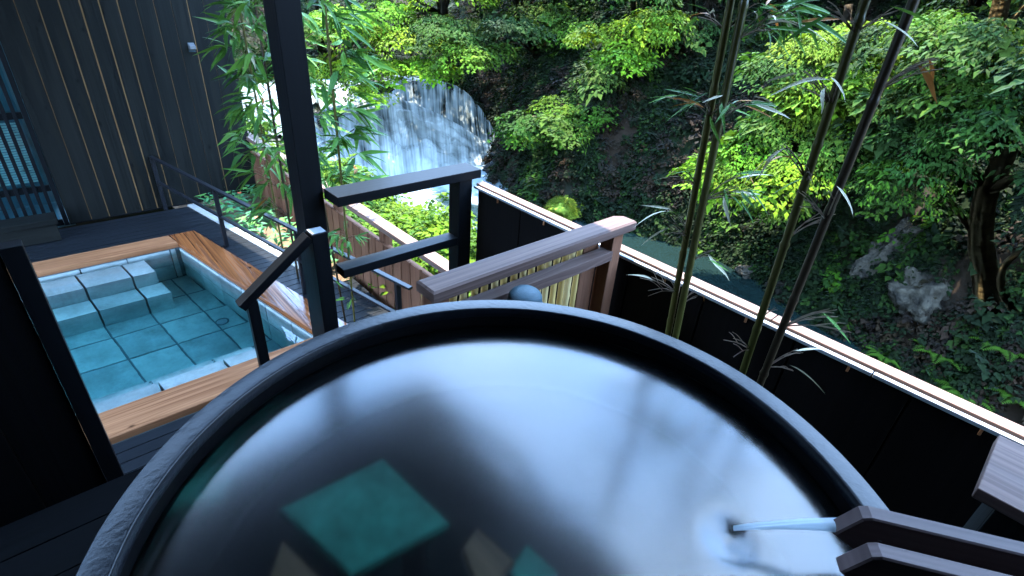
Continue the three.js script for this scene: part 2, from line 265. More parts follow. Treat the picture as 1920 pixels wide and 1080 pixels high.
boulder('rock_slab', 'long slanting grey rock slab in the bank', [9.7, -0.45, -1.35], [0.18, 0.85, 0.32], M.rockPale, 8, null, 0.8).rotation.set(0.6, 0.3, -0.5);
boulder('cliff_rock', 'earthy rock face half way up the opposite bank', [10.75, 0.1, -7.0], [0.55, 0.8, 0.6], M.rockPale, 9, null, 0.8);

// ---------------------------------------------------------------- lower deck, kerb, garden bed, platform
const skew = 0.19;
const kerbX = (z) => 1.27 + skew * (z + 7.62);           // inner edge of the pale kerb
const poolOut = (z) => 1.126 + skew * (z + 6.718), poolIn = (z) => 0.897 + skew * (z + 6.444);
{
  const deck = setting('lower_deck', [0, 0, -5]);
  for (let z = -7.58, i = 0; z < -2.1; z += 0.105, i++) {
    const c = z + 0.0525, right = c < -4.65 ? kerbX(c) + 0.03 : 2.12, left = c > -6.72 && c < -3.52 ? poolOut(c) - 0.05 : -1.7;
    const mat = M.deck;
    bar('plank', [left, -0.035, z + 0.003], [right, -0.008 + R(-0.001, 0.001), z + 0.102], mat, deck, 0, 0.004);
  }
  const k = setting('kerb', [1.6, 0, -6]);
  part('kerb_stone', prism([[kerbX(-7.6), -7.6], [kerbX(-7.6) + 0.15, -7.6], [kerbX(-4.66) + 0.15, -4.66], [kerbX(-4.66), -4.66]], -0.2, 0.01, 0.006), M.concrete, k);
  const bed = part('garden_soil', metreUV(prism([[kerbX(-9) + 0.12, -9], [2.28, -9], [2.28, -4.7], [kerbX(-4.7) + 0.12, -4.7]], -0.3, -0.05), 2), M.soil); bed.userData.kind = 'structure';
  const pl = setting('platform', [0, 0.85, 0]);
  for (let z = -2.2; z < 1.6; z += 0.18) bar('floor_plank', [-2.2, 0.80, z + 0.002], [2.12, 0.85, z + 0.178], M.floor, pl, 0);
  bar('fascia', [-2.2, 0, -2.24], [0.95, 0.80, -2.205], M.floor, pl, 0);
}

// ---------------------------------------------------------------- bath house with plank wall, lattice door and porch roof
{
  const b = thing('bath_house', 'black stained timber bath house with lattice door and plank wall', 'building', [0.6, 0, -7.64]);
  const wall = new THREE.Group(); wall.name = 'wall'; b.add(wall);
  const Z = -7.64;
  bar('backing', [0.05, 0, Z - 0.06], [2.2, 4.2, Z - 0.036], M.raw, wall, 1);
  const xs = [0.05, 0.262, 0.44, 0.613, 0.787, 0.953, 1.12, 1.29, 1.46, 1.63, 1.80, 1.97, 2.2];
  for (let i = 0; i < xs.length - 1; i++) {
    
    const e = [0, 0.004, 0.005, 0.006, 0.007, 0.0065, 0.006, 0.003, 0.0035, 0.002, 0.005, 0.0015, 0];
    bar('plank', [xs[i] + e[i], 0.015, Z - 0.0365 + 0.0025], [xs[i + 1] - e[i + 1], 4.2, Z + R(-0.002, 0.003)], i % 2 ? M.wall : M.wall2, wall, 1, 0.002);
    if (i > 0) bar('batten', [xs[i] - 0.008, 0.015, Z - 0.0355], [xs[i] + 0.008, 4.2, Z - 0.006], M.raw, wall, 1, 0.001);
  }
  bar('skirting', [0.05, 0, Z - 0.034], [2.2, 0.014, Z + 0.004], M.black, wall, 0);
  const side = new THREE.Group(); side.name = 'side_wall'; b.add(side);
  for (let z = Z - 0.07; z > -10.5; z -= 0.2) bar('plank', [2.16, 0, z - 0.197], [2.2, 4.2, z], M.wall, side, 1);
  // lattice door
  const door = new THREE.Group(); door.name = 'lattice_door'; b.add(door);
  bar('frame', [0.0, 0, Z - 0.08], [0.045, 2.7, Z + 0.012], M.black, door, 1);
  bar('frame', [-1.75, 2.2, Z - 0.08], [-0.002, 2.28, Z + 0.012], M.black, door, 0);
  for (const y of [0.0, 0.42, 1.22]) bar('rail', [-1.75, y, Z - 0.045], [-0.002, y + 0.07, Z - 0.015], M.black, door, 0);
  for (let i = 0; i < 22; i++) { const x = -0.045 - i * 0.078; bar('slat', [x - 0.034, 0.02, Z - 0.012], [x, 2.7, Z + 0.008], M.black, door, 1); }
  const glass = new THREE.MeshPhysicalMaterial({ color: new THREE.Color(0.75, 0.95, 1), transmission: 1, roughness: 0.04, thickness: 0 });
  part('glass_pane', new THREE.BoxGeometry(1.7, 2.1, 0.006), glass, door, [-0.87, 1.1, Z - 0.09]);
  const blindMat = new THREE.MeshPhysicalMaterial({ color: new THREE.Color(0.30, 0.33, 0.26), roughness: 0.6 });
  const slats = []; for (let y = 0.5; y < 1.16; y += 0.028) { const g = new THREE.BoxGeometry(1.6, 0.003, 0.022); g.rotateX(0.7); g.translate(-0.87, y, Z - 0.2); slats.push(g); }
  const bl = part('blind', mergeGeometries(slats), blindMat, door); bl.userData.kind = 'stuff';
  const room = new THREE.MeshPhysicalMaterial({ color: new THREE.Color(0.035, 0.085, 0.095), roughness: 0.7 });
  part('inner_wall', new THREE.BoxGeometry(2.2, 2.7, 0.05), room, b, [-0.95, 1.35, Z - 0.9]);
  part('inner_floor', new THREE.BoxGeometry(2.0, 0.04, 0.8), room, b, [-0.9, -0.02, Z - 0.47]);
  // porch roof over the sunken bath
  const roof = new THREE.Group(); roof.name = 'porch_roof'; b.add(roof);
  const re = (z) => kerbX(z) + 0.03 + 0.01 * 3.5;
  part('roof_boards', metreUV(prism([[-4, -7.9], [re(-7.9), -7.9], [re(-3.6), -3.6], [-4, -3.6]], 3.5, 3.6), 0), M.floor, roof);
  bar('rafter', [-4, 3.36, -7.55], [1.4, 3.495, -7.45], M.black, roof, 0);
  bar('rafter', [-4, 3.36, -3.9], [2.1, 3.495, -3.78], M.black, roof, 0);
  bar('wall', [-4, 0, Z - 0.06], [-1.76, 3.5, Z - 0.01], M.wall, b, 1);
  part('upper_roof', new THREE.BoxGeometry(6.6, 0.12, 3.6), M.floor, b, [-0.9, 4.27, -9.2]);

  const st = thing('door_step', 'dark weathered timber step in front of the lattice door', 'step', [-0.6, 0, -7.3]);
  bar('tread', [-1.5, 0.19, -7.45], [-0.05, 0.25, -7.2], M.wall2, st, 0, 0.004);
  bar('riser', [-1.48, 0, -7.43], [-0.07, 0.188, -7.215], M.wall, st, 0, 0.004);

  const lamp = thing('wall_lamp', 'small metal downlight fixed high on the plank wall', 'lamp', [1.74, 1.9, Z + 0.004]);
  part('back_plate', board(0.07, 0.10, 0.012), M.bluePipe, lamp, [1.74, 1.9, Z + 0.011]);
  const hood = new THREE.ExtrudeGeometry(new THREE.Shape([new THREE.Vector2(0, 0), new THREE.Vector2(0.065, -0.03), new THREE.Vector2(0.065, -0.055), new THREE.Vector2(0, -0.075)]), { depth: 0.06, bevelEnabled: true, bevelSize: 0.003, bevelThickness: 0.003, bevelSegments: 1 });
  hood.rotateY(-Math.PI / 2); hood.translate(0.03, 0.045, 0);
  part('hood', hood, new THREE.MeshPhysicalMaterial({ color: new THREE.Color(0.06, 0.062, 0.065), roughness: 0.5 }), lamp, [1.74, 1.9, Z + 0.018]);
}

// ---------------------------------------------------------------- sunken bath
{
  const pool = thing('sunken_bath', 'sunken stone tiled bath with cypress plank rim', 'bath', [0, 0, -5.2]);
  const L = -1.25, F = -6.444, Nn = -3.84, W0 = -0.085;
  const rim = new THREE.Group(); rim.name = 'rim'; pool.add(rim);
  const rimPlank = (pts, mat, along) => part('plank', metreUV(prism(pts, -0.045, 0.018, 0.006), along), mat, rim);
  rimPlank([[L - 0.25, -6.70], [0.86, -6.70], [poolIn(F) - 0.002, F], [L - 0.25, F]], M.hinoki, 0);
  rimPlank([[0.863, -6.70], [poolOut(-6.70), -6.70], [poolOut(-3.5), -3.5], [poolIn(-3.5), -3.5], [poolIn(F) + 0.002, F]], M.hinokiWet, 2);
  rimPlank([[L - 0.25, Nn], [poolIn(Nn) - 0.002, Nn], [poolIn(-3.53) - 0.002, -3.53], [L - 0.25, -3.53]], M.hinoki, 0);
  // shell behind the tiles
  const FL = -0.80;
  const shell = new THREE.Group(); shell.name = 'shell'; pool.add(shell);
  const fl = FL - 0.012;
  part('bed', prism([[L - 0.1, F - 0.1], [poolIn(F) + 0.1, F - 0.1], [poolIn(Nn) + 0.1, Nn + 0.1], [L - 0.1, Nn + 0.1]], fl - 0.1, fl), M.grout, shell);
  part('wall', prism([[L - 0.1, F - 0.1], [poolIn(F) + 0.1, F - 0.1], [poolIn(F) + 0.1, F - 0.02], [L - 0.1, F - 0.02]], fl, -0.047), M.grout, shell);
  part('wall', prism([[L - 0.1, Nn + 0.02], [poolIn(Nn) + 0.1, Nn + 0.02], [poolIn(Nn) + 0.1, Nn + 0.1], [L - 0.1, Nn + 0.1]], fl, -0.047), M.grout, shell);
  part('wall', prism([[poolIn(F) + 0.02, F], [poolIn(F) + 0.1, F], [poolIn(Nn) + 0.1, Nn], [poolIn(Nn) + 0.02, Nn]], fl, -0.047), M.grout, shell);
  part('wall', prism([[L - 0.1, F], [L - 0.02, F], [L - 0.02, Nn], [L - 0.1, Nn]], fl, -0.047), M.grout, shell);
  const tiles = new THREE.Group(); tiles.name = 'tiling'; pool.add(tiles);
  const sx = (x, z) => x + 0.12 * (z + 5.8);
  const tmat = () => (rnd() < 0.5 ? M.tileA : M.tileB), G = 0.009;
  const slab = (x0, x1, z0, z1, y0, y1) => part('tile', metreUV(prism([[sx(x0 + G, z0 + G), z0 + G], [sx(x1 - G, z0 + G), z0 + G], [sx(x1 - G, z1 - G), z1 - G], [sx(x0 + G, z1 - G), z1 - G]], y0, y1, 0.003), 0), tmat(), tiles);
  const colX = [-1.25, -0.82, -0.41, 0.0, 0.40, 0.81, 1.12, 1.5];
  for (let i = 0; i < colX.length - 1; i++) for (let j = 0; j < 6; j++) {
    const z0 = F + j * 0.434, z1 = z0 + 0.434, lim = poolIn((z0 + z1) / 2) - 0.12 * ((z0 + z1) / 2 + 5.8); if (colX[i] > lim - 0.05) continue;
    slab(colX[i], Math.min(colX[i + 1], lim), z0, z1, fl, FL);
  }
  // bench steps at the far end, entry steps at the near end
  const benchX = [-1.25, -0.82, -0.41, 0.0, 0.40, 0.62];
  const step = (xs, z0, z1, y0, y1) => { for (let i = 0; i < xs.length - 1; i++) slab(xs[i], xs[i + 1], z0, z1, y0, y1); };
  step(benchX, F, -6.08, FL, -0.125); step([...benchX.slice(0, 5), 0.64], -6.08, -5.80, FL, -0.42);
  const stepX = [-1.25, -0.62, -0.02, 0.46, 0.8];
  step(stepX, -4.15, Nn, FL, -0.125); step(stepX, -4.42, -4.15, FL, -0.40);
  // wall tiles
  for (let i = 0; i < 6; i++) { const x0 = -1.25 + i * 0.41, x1 = Math.min(x0 + 0.41, 0.86); for (const [y0, y1] of [[-0.43, -0.05], [FL, -0.44]]) { part('tile', board(x1 - x0 - 0.012, y1 - y0 - 0.01, 0.02), tmat(), tiles, [(x0 + x1) / 2, (y0 + y1) / 2, F - 0.008]); part('tile', board(x1 - x0 - 0.012, y1 - y0 - 0.01, 0.02), tmat(), tiles, [(x0 + x1) / 2, (y0 + y1) / 2, Nn + 0.008]); } }
  for (let j = 0; j < 6; j++) { const z0 = F + j * 0.434 + 0.006, z1 = z0 + 0.422; for (const [y0, y1] of [[-0.43, -0.05], [FL, -0.44]]) part('tile', metreUV(prism([[poolIn(z0) - 0.003, z0], [poolIn(z0) + 0.02, z0], [poolIn(z1) + 0.02, z1], [poolIn(z1) - 0.003, z1]], y0 + 0.005, y1 - 0.005, 0.002), 2), tmat(), tiles); }
  const drain = part('drain', new THREE.CylinderGeometry(0.045, 0.045, 0.012, 20), M.white, pool, [0.93, FL + 0.006, -5.28]);
  part('drain_ring', new THREE.TorusGeometry(0.06, 0.008, 6, 24).rotateX(Math.PI / 2), M.grout, drain, [0.93, FL + 0.008, -5.28]);
  const water = new THREE.MeshPhysicalMaterial({ color: 0xffffff, transmission: 1, thickness: 0.7, ior: 1.33, roughness: 0.03, attenuationColor: new THREE.Color(0.33, 0.70, 0.71), attenuationDistance: 1.3 });
  water.bumpMap = tex(128, 128, (u, v) => { const x = 0.5 + tile((a, b) => fbm(a * 4, b * 4, 3, 3), u, v); return [x, x, x]; }, false, [1.2, 1.2]); water.bumpScale = 0.0025;
  const wg = metreUV(prism([[L - 0.03, F - 0.015], [poolIn(F) + 0.015, F - 0.015], [poolIn(Nn) + 0.015, Nn + 0.015], [L - 0.03, Nn + 0.015]], fl - 0.02, W0), 0);
  tag(part('bath_water', wg, water), 'clear teal water filling the sunken bath', 'water').userData.kind = 'structure';
}

// ---------------------------------------------------------------- handrail beside the bath
{
  const h = thing('metal_handrail', 'black two bar metal handrail along the deck beside the sunken bath', 'handrail', [1.3, 0, -6]);
  const at = (z, y) => [1.03 + skew * (z + 7.6), y, z];
  for (const z of [-7.6, -6.11, -4.62, -3.25]) beam('post', at(z, -0.01), at(z, 0.665), 0.042, 0.042, M.steel, h);
  beam('top_rail', at(-7.625, 0.68), at(-3.1, 0.68), 0.045, 0.022, M.steel, h);
  beam('mid_rail', at(-7.6, 0.36), at(-3.2, 0.36), 0.036, 0.022, M.steel, h);
}

// ---------------------------------------------------------------- roof over the tub, posts, black railing
{
  const p = thing('pavilion', 'black timber pavilion roof on a square corner post over the tub', 'pavilion', [1.12, 0, -2.95]);
  bar('post', [1.055, -0.01, -3.04], [1.185, 4.1, -2.88], M.black, p, 1, 0.006);
  bar('roof_boards', [-2.4, 4.1, -3.15], [2.0, 4.2, 2.4], M.floor, p, 0);
  bar('eave_beam', [-2.4, 3.95, -2.98], [1.85, 4.095, -2.9], M.black, p, 0);
  bar('eave_beam', [1.75, 3.95, -2.88], [1.85, 4.095, 2.3], M.black, p, 2);
  bar('post', [1.73, 0.85, 2.0], [1.87, 3.945, 2.15], M.black, p, 1);
  bar('side_wall', [-2.1, 0.85, -2.55], [-2.02, 4.09, 1.6], M.floor, p, 1);
  bar('back_wall', [-2.4, 0.85, 1.62], [1.7, 3.94, 1.7], M.floor, p, 1);

  const n = thing('newel_post', 'short black newel post with pale worn top before the tall post', 'post', [1.075, 0, -2.78]);
  bar('shaft', [1.028, -0.01, -2.825], [1.122, 1.492, -2.735], M.black, n, 1, 0.004);
  bar('worn_top', [1.034, 1.493, -2.819], [1.116, 1.497, -2.741], M.white, n, 0, 0.001);
  const hr = thing('stair_handrail', 'black sloping timber handrail descending from the newel post', 'handrail', [0.7, 0, -2.8]);
  beam('rail', [1.025, 1.47, -2.78], [0.6, 1.14, -2.80], 0.075, 0.05, M.black, hr);
  bar('baluster', [0.632, -0.01, -2.825], [0.69, 1.16, -2.775], M.black, hr, 1);

  const r = thing('black_railing', 'black painted timber railing with two rails meeting the river fence', 'railing', [1.7, 0, -2.8]);
  bar('top_rail', [1.187, 1.64, -2.88], [2.23, 1.70, -2.70], M.black, r, 0, 0.004);
  bar('lower_rail', [1.187, 1.165, -2.83], [2.055, 1.225, -2.72], M.black, r, 0, 0.004);
  bar('post', [2.06, -0.4, -2.84], [2.17, 1.638, -2.72], M.black, r, 1, 0.004);
}

// ---------------------------------------------------------------- black board fence with pale cap along the river
{
  const f = thing('board_fence', 'tall black board fence with pale wooden cap along the river', 'fence', [2.22, 0, -1]);
  for (let z = -2.7, i = 0; z < 1.9; i++) { const w = 0.44; bar('board', [2.205 + R(-0.001, 0.002), -0.6, z + 0.004], [2.235, 1.575, z + w - 0.004], M.blackFence, f, 1, 0.003); z += w; }
  bar('backing_board', [2.2365, -0.6, -2.7], [2.25, 1.57, 1.9], M.blackFence, f, 1, 0.002);
  for (const [a, b] of [[-2.71, -0.62], [-0.616, 1.9]]) bar('cap', [2.198, 1.58, a], [2.262, 1.606, b], M.pinkCap, f, 2, 0.004);
  for (const [a, b] of [[-2.71, -2.02], [-2.015, -1.2], [-1.195, -0.2], [-0.195, 1.9]]) bar('metal_edge', [2.172, 1.574, a], [2.195, 1.592, b], M.white, f, 2, 0.003);
  for (let z = -2.48; z < 1.0; z += 0.44) bar('bracket', [2.194, 1.535, z - 0.005], [2.2035, 1.573, z + 0.004], M.nail, f, 1, 0.001);
}

// ---------------------------------------------------------------- brown slatted fence on the lower deck
{
  const f = thing('slatted_fence', 'brown timber fence with sunlit cap between garden and river bank', 'fence', [2.25, 0, -5]);
  bar('cap', [2.17, 0.735, -11], [2.29, 0.79, -2.9], M.pinkCap, f, 2, 0.006);
  bar('rail', [2.235, 0.50, -11], [2.275, 0.565, -2.9], M.brown, f, 2);
  bar('rail', [2.235, 0.02, -11], [2.275, 0.09, -2.9], M.brown, f, 2);
  for (let z = -3.15; z > -11; z -= 0.98) bar('post', [2.21, -0.3, z - 0.045], [2.30, 0.733, z + 0.045], M.brown2, f, 1);
  for (let z = -2.98, i = 0; z > -11; z -= 0.155, i++) bar('slat', [2.185, -0.1, z - 0.142 + (i % 3 === 2 ? 0.02 : 0)], [2.207, 0.60, z], i % 2 ? M.brown : M.brown2, f, 1, 0.002);
}

// ---------------------------------------------------------------- bamboo railing behind the tub
{
  const r = thing('bamboo_railing', 'weathered timber railing with upright yellow bamboo canes behind the tub', 'railing', [1.55, 0.85, -1.44]);
  part('cap', metreUV(prism([[0.94, -1.505], [2.14, -1.505], [2.19, -1.47], [2.19, -1.385], [0.94, -1.385]], 1.745, 1.80, 0.008), 0), M.cap, r);
  bar('lower_rail', [1.02, 1.60, -1.475], [2.06, 1.655, -1.405], M.cap, r, 0, 0.004);
  bar('post', [2.05, -0.3, -1.49], [2.13, 1.742, -1.41], M.brown2, r, 1, 0.004);
  bar('post', [0.96, -0.3, -1.49], [1.03, 1.742, -1.41], M.brown2, r, 1, 0.004);
  bar('panel', [1.93, 0.8, -1.52], [2.048, 1.742, -1.495], M.brown2, r, 1, 0.003);
  const caneMats = [[0.40, 0.27, 0.09], [0.31, 0.20, 0.065], [0.44, 0.32, 0.14]].map((c, i) => { const t = tex(64, 256, (u, v) => { const f = 1 + 0.35 * tile((a, b) => fbm(a * 20, b * 3 + i, i, 3), u, v); return c.map((x) => x * f); }); t.repeat.set(1, 0.8); return new THREE.MeshPhysicalMaterial({ map: t, roughness: 0.35 }); });
  for (let i = 0; i < 16; i++) {
    const x = 1.065 + i * 0.0575, y0 = 0.6, y1 = 1.742, k = R(0.15, 0.3), prof = [];
    for (let q = 0; q <= 40; q++) { const y = y0 + (y1 - y0) * q / 40, ph = ((y + k) % 0.27) / 0.27, rr = 0.0158 + 0.0026 * Math.exp(-Math.pow(Math.min(ph, 1 - ph) * 22, 2)); prof.push(new THREE.Vector2(rr, y)); }
    part('cane', new THREE.LatheGeometry(prof, 12), caneMats[i % 3], r, [x, 0, -1.515 + R(-0.003, 0.003)]);
  }
}
{ // rounded pipe cap between tub and railing
  const pr = []; for (let i = 0; i <= 12; i++) { const a = i / 12 * Math.PI / 2; pr.push(new THREE.Vector2(0.072 * Math.cos(a), 0.045 * Math.sin(a))); }
  const prof = [new THREE.Vector2(0.072, -0.85), ...pr];
  const c = thing('vent_pipe', 'blue grey pipe with domed cap standing behind the tub rim', 'pipe', [1.335, 0.85, -1.3]);
  part('pipe', new THREE.LatheGeometry(prof, 32), M.bluePipe, c, [1.335, 1.685, -1.3]);
  part('collar', new THREE.TorusGeometry(0.072, 0.006, 6, 32).rotateX(Math.PI / 2), M.bluePipe, c, [1.335, 1.66, -1.3]);
}

// ---------------------------------------------------------------- the round tub
const TX = 0.5, TZ = -0.443;
{
  const t = thing('round_tub', 'large round black cast iron tub brimming with water', 'tub', [TX, 0.85, TZ]);
  const V2 = (x, y) => new THREE.Vector2(x, y);
  const wob = (g) => { const p = g.attributes.position; for (let i = 0; i < p.count; i++) { const a = Math.atan2(p.getZ(i), p.getX(i)), k = 1 + 0.0022 * N3(Math.cos(a) * 3, Math.sin(a) * 3, p.getY(i) * 4) + 0.0011 * N3(Math.cos(a) * 14, Math.sin(a) * 14, 3); p.setX(i, p.getX(i) * k); p.setZ(i, p.getZ(i) * k); } g.computeVertexNormals(); return g; };
  const lathe = (pts) => { const g = wob(new THREE.LatheGeometry(pts, 160)); const uv = g.attributes.uv; let l = 0; const rows = pts.length; for (let i = 0; i < uv.count; i++) uv.setXY(i, uv.getX(i) * 4.4, pts.slice(0, i % rows + 1).reduce((s, q, k, a) => k ? s + q.distanceTo(a[k - 1]) : 0, 0)); return g; };
  part('outer_wall', lathe([V2(0.40, 0.87), V2(0.55, 0.95), V2(0.68, 1.15), V2(0.745, 1.4), V2(0.765, 1.65), V2(0.752, 1.82), V2(0.735, 1.895), V2(0.728, 1.93)]), M.iron, t, [TX, 0, TZ]);
  part('rim', lathe([V2(0.728, 1.925), V2(0.734, 1.932), V2(0.735, 1.945), V2(0.731, 1.950), V2(0.686, 1.950), V2(0.681, 1.946), V2(0.680, 1.93), V2(0.683, 1.915)]), M.iron, t, [TX, 0, TZ]);
  part('inner_wall', lathe(new THREE.SplineCurve([V2(0.682, 1.92), V2(0.688, 1.87), V2(0.712, 1.78), V2(0.715, 1.62), V2(0.69, 1.42), V2(0.61, 1.22), V2(0.45, 1.11), V2(0.22, 1.06), V2(0.001, 1.05)]).getPoints(60)), M.ironIn, t, [TX, 0, TZ]);
  const s = thing('underwater_step', 'green stone slab with brown boards lying under the tub water', 'step', [0.4, 1.3, -0.75]);
  part('stone_slab', metreUV(prism([[0.19, -0.95], [0.46, -0.93], [0.49, -0.665], [0.25, -0.70]], 1.46, 1.50, 0.006), 0), M.slab, s);
  part('board', metreUV(prism([[0.10, -0.80], [0.165, -0.88], [0.215, -0.66], [0.14, -0.62]], 1.43, 1.47, 0.004), 2), M.brown2, s);
  part('board', metreUV(prism([[0.485, -0.60], [0.545, -0.62], [0.56, -0.5], [0.45, -0.48]], 1.43, 1.47, 0.004), 2), M.brown2, s);
  part('stone_slab', metreUV(prism([[0.55, -0.50], [0.62, -0.52], [0.63, -0.42], [0.52, -0.42]], 1.40, 1.44, 0.006), 0), M.slab, s);
  for (const [x, z] of [[0.3, -0.85], [0.42, -0.72], [0.55, -0.48], [0.16, -0.74]]) part('leg', new THREE.CylinderGeometry(0.03, 0.03, 0.36, 12), M.ironIn, s, [x, 1.24, z]);
  // water: a gently swelling surface, stirred by the inflow
  const n = 96, m = 40, pos = [], uv = [], idx = [], Rw = 0.690, Y = 1.884;
  const swell = (x, z) => { const dx = x - 0.80, dz = z + 0.155, d = Math.hypot(dx, dz), r = Math.hypot(x - TX, z - TZ), a = Math.atan2(z - TZ, x - TX); return 0.0010 * Math.cos(d * 26) * Math.exp(-d * 4) - 0.014 * Math.exp(-d * d / 0.0016) + 0.0012 * fbm(Math.cos(a) * 1.2 + r * 2, Math.sin(a) * 1.2 + r * 3, 2, 2) * sstep(r, 0, 0.2); };
  pos.push(TX, Y + swell(TX, TZ), TZ); uv.push(TX, TZ);
  for (let j = 1; j <= m; j++) for (let i = 0; i < n; i++) { const a = i / n * Math.PI * 2, r = Rw * j / m, x = TX + Math.cos(a) * r, z = TZ + Math.sin(a) * r; pos.push(x, Y + swell(x, z), z); uv.push(x, z); }
  for (let i = 0; i < n; i++) idx.push(0, 1 + (i + 1) % n, 1 + i);
  for (let j = 0; j < m - 1; j++) for (let i = 0; i < n; i++) { const a = 1 + j * n + i, b = 1 + j * n + (i + 1) % n; idx.push(a, b, a + n, b, b + n, a + n); }
  const base = 1 + (m - 1) * n, low = pos.length / 3; // skirt and bottom close the body of water
  for (let i = 0; i < n; i++) { const a = i / n * Math.PI * 2; pos.push(TX + Math.cos(a) * Rw, 1.0, TZ + Math.sin(a) * Rw); uv.push(0, 0); }
  const bot = pos.length / 3; pos.push(TX, 1.0, TZ); uv.push(0, 0);
  for (let i = 0; i < n; i++) { const k = (i + 1) % n; idx.push(base + i, base + k, low + i, base + k, low + k, low + i, low + i, low + k, bot); }
  const g = new THREE.BufferGeometry(); g.setAttribute('position', new THREE.Float32BufferAttribute(pos, 3)); g.setAttribute('uv', new THREE.Float32BufferAttribute(uv, 2)); g.setIndex(idx); g.computeVertexNormals();
  const w = new THREE.MeshPhysicalMaterial({ color: 0xffffff, transmission: 1, thickness: 0.6, ior: 1.45, roughness: 0.18, attenuationColor: new THREE.Color(0.48, 0.70, 0.68), attenuationDistance: 0.8 });
  tag(part('tub_water', g, w), 'stirred water in the round tub mirroring the bright sky', 'water').userData.kind = 'structure';
}
{ // wooden spout with two side boards, stream of hot water
  const s = thing('wooden_spout', 'dark wooden spout of two boards resting on the tub rim', 'spout', [1.1, 1.95, 0.2]);
  const d = V(0.56, 0, 0.83).normalize(), nrm = V(d.z, 0, -d.x);
  const sideBoard = (ox, oz, name) => {
    const sh = new THREE.Shape([new THREE.Vector2(0.0, 0.052), new THREE.Vector2(0.012, 0.058), new THREE.Vector2(1.1, 0.058), new THREE.Vector2(1.1, -0.03), new THREE.Vector2(0.02, -0.03), new THREE.Vector2(-0.028, 0.0)]);
    const g = new THREE.ExtrudeGeometry(sh, { depth: 0.026, bevelEnabled: true, bevelSize: 0.003, bevelThickness: 0.003, bevelSegments: 1 });
    const m = part(name, metreUV(g, 0), M.trough, s, [ox, 1.972, oz]); m.rotation.y = -Math.atan2(d.z, d.x); return m;
  };
  sideBoard(0.925, -0.008, 'side_board'); sideBoard(0.855, 0.028, 'side_board');
  const bm = part('bottom_board', board(1.08, 0.022, 0.05, 0), M.trough, s, [0.93 + d.x * 0.55, 1.966, 0.02 + d.z * 0.55]); bm.rotation.y = -Math.atan2(d.z, d.x);
  const sp = [], sn = 20, sw = 10, si = []; // a thin fan of water, narrowing as it falls
  for (let i = 0; i <= sn; i++) { const t = i / sn, w = lerp(0.026, 0.006, Math.pow(t, 0.6)); for (let j = 0; j <= sw; j++) { const a = (j / sw - 0.5) * 2; sp.push(lerp(0.945, 0.80, t) + nrm.x * a * w, 1.985 - 0.072 * Math.pow(t, 1.7) + 0.006 * (1 - a * a) * (1 - t) + 0.0015 * N3(a * 6, t * 2, 1), lerp(0.03, -0.155, t) + nrm.z * a * w); } }
  for (let i = 0; i < sn; i++) for (let j = 0; j < sw; j++) { const a = i * (sw + 1) + j, b = a + sw + 1; si.push(a, b, a + 1, b, b + 1, a + 1); }
  const g = new THREE.BufferGeometry(); g.setAttribute('position', new THREE.Float32BufferAttribute(sp, 3)); g.setIndex(si); g.computeVertexNormals();
  const stream = new THREE.MeshPhysicalMaterial({ color: new THREE.Color(0.40, 0.50, 0.56), transmission: 0.78, thickness: 0, ior: 1.33, roughness: 0.35, side: THREE.DoubleSide });
  tag(part('water_stream', g, stream), 'thin stream of water pouring from the wooden spout', 'water stream');

  const c = thing('wooden_chest', 'dark wooden chest with overhanging lid beside the spout', 'chest', [1.65, 0.85, 0.7]);
  bar('lid', [1.50, 1.765, 0.165], [1.79, 1.80, 1.3], M.cap, c, 2, 0.004);
  for (let i = 0; i < 7; i++) bar('side_board', [1.54, 0.85, 0.22 + i * 0.15], [1.565, 1.763, 0.22 + i * 0.15 + 0.148], M.wall, c, 1);
  bar('end_board', [1.567, 0.85, 0.22], [1.76, 1.763, 0.245], M.wall, c, 1);

  const p = thing('partition_panel', 'tall black timber partition panel at the left of the tub', 'panel', [-0.7, 0, -2.6]);
  bar('edge_post', [-0.215, -0.01, -2.64], [-0.145, 1.81, -2.57], M.black, p, 1, 0.004);
  for (let i = 0; i < 6; i++) bar('board', [-0.217 - (i + 1) * 0.24, 0.0, -2.62], [-0.219 - i * 0.24, 1.78, -2.59], M.floor, p, 1);
  bar('top_rail', [-1.66, 1.782, -2.64], [-0.216, 1.815, -2.57], M.black, p, 0);
}

// ---------------------------------------------------------------- foliage
const leafMat = (rough = 0.85, tr = 0.42) => new THREE.MeshPhysicalMaterial({ color: 0xffffff, roughness: rough, transmission: tr, thickness: 0, side: THREE.DoubleSide, specularIntensity: 0.12 });
const leafM = leafMat();
function leafTris(out, base, dir, up, L, w, droop, fold = 0.25) { // folded blade of four faces
  const s = V(0, 0, 0).crossVectors(dir, up).normalize(), P = (l, a, h) => base.clone().addScaledVector(dir, l * L).addScaledVector(s, a * w).addScaledVector(up, h);
  const b = P(0, 0, 0), l = P(0.42, 1, -droop * 0.3 + fold * w), r = P(0.42, -1, -droop * 0.3 + fold * w), m = P(0.5, 0, -droop * 0.3), t = P(1, 0, -droop);
  out.push(b, m, l, l, m, t, b, r, m, r, t, m);
}
function fromTris(v) { const g = new THREE.BufferGeometry(); const p = new Float32Array(v.length * 3); v.forEach((q, i) => q.toArray(p, i * 3)); g.setAttribute('position', new THREE.BufferAttribute(p, 3)); g.computeVertexNormals(); return g; }
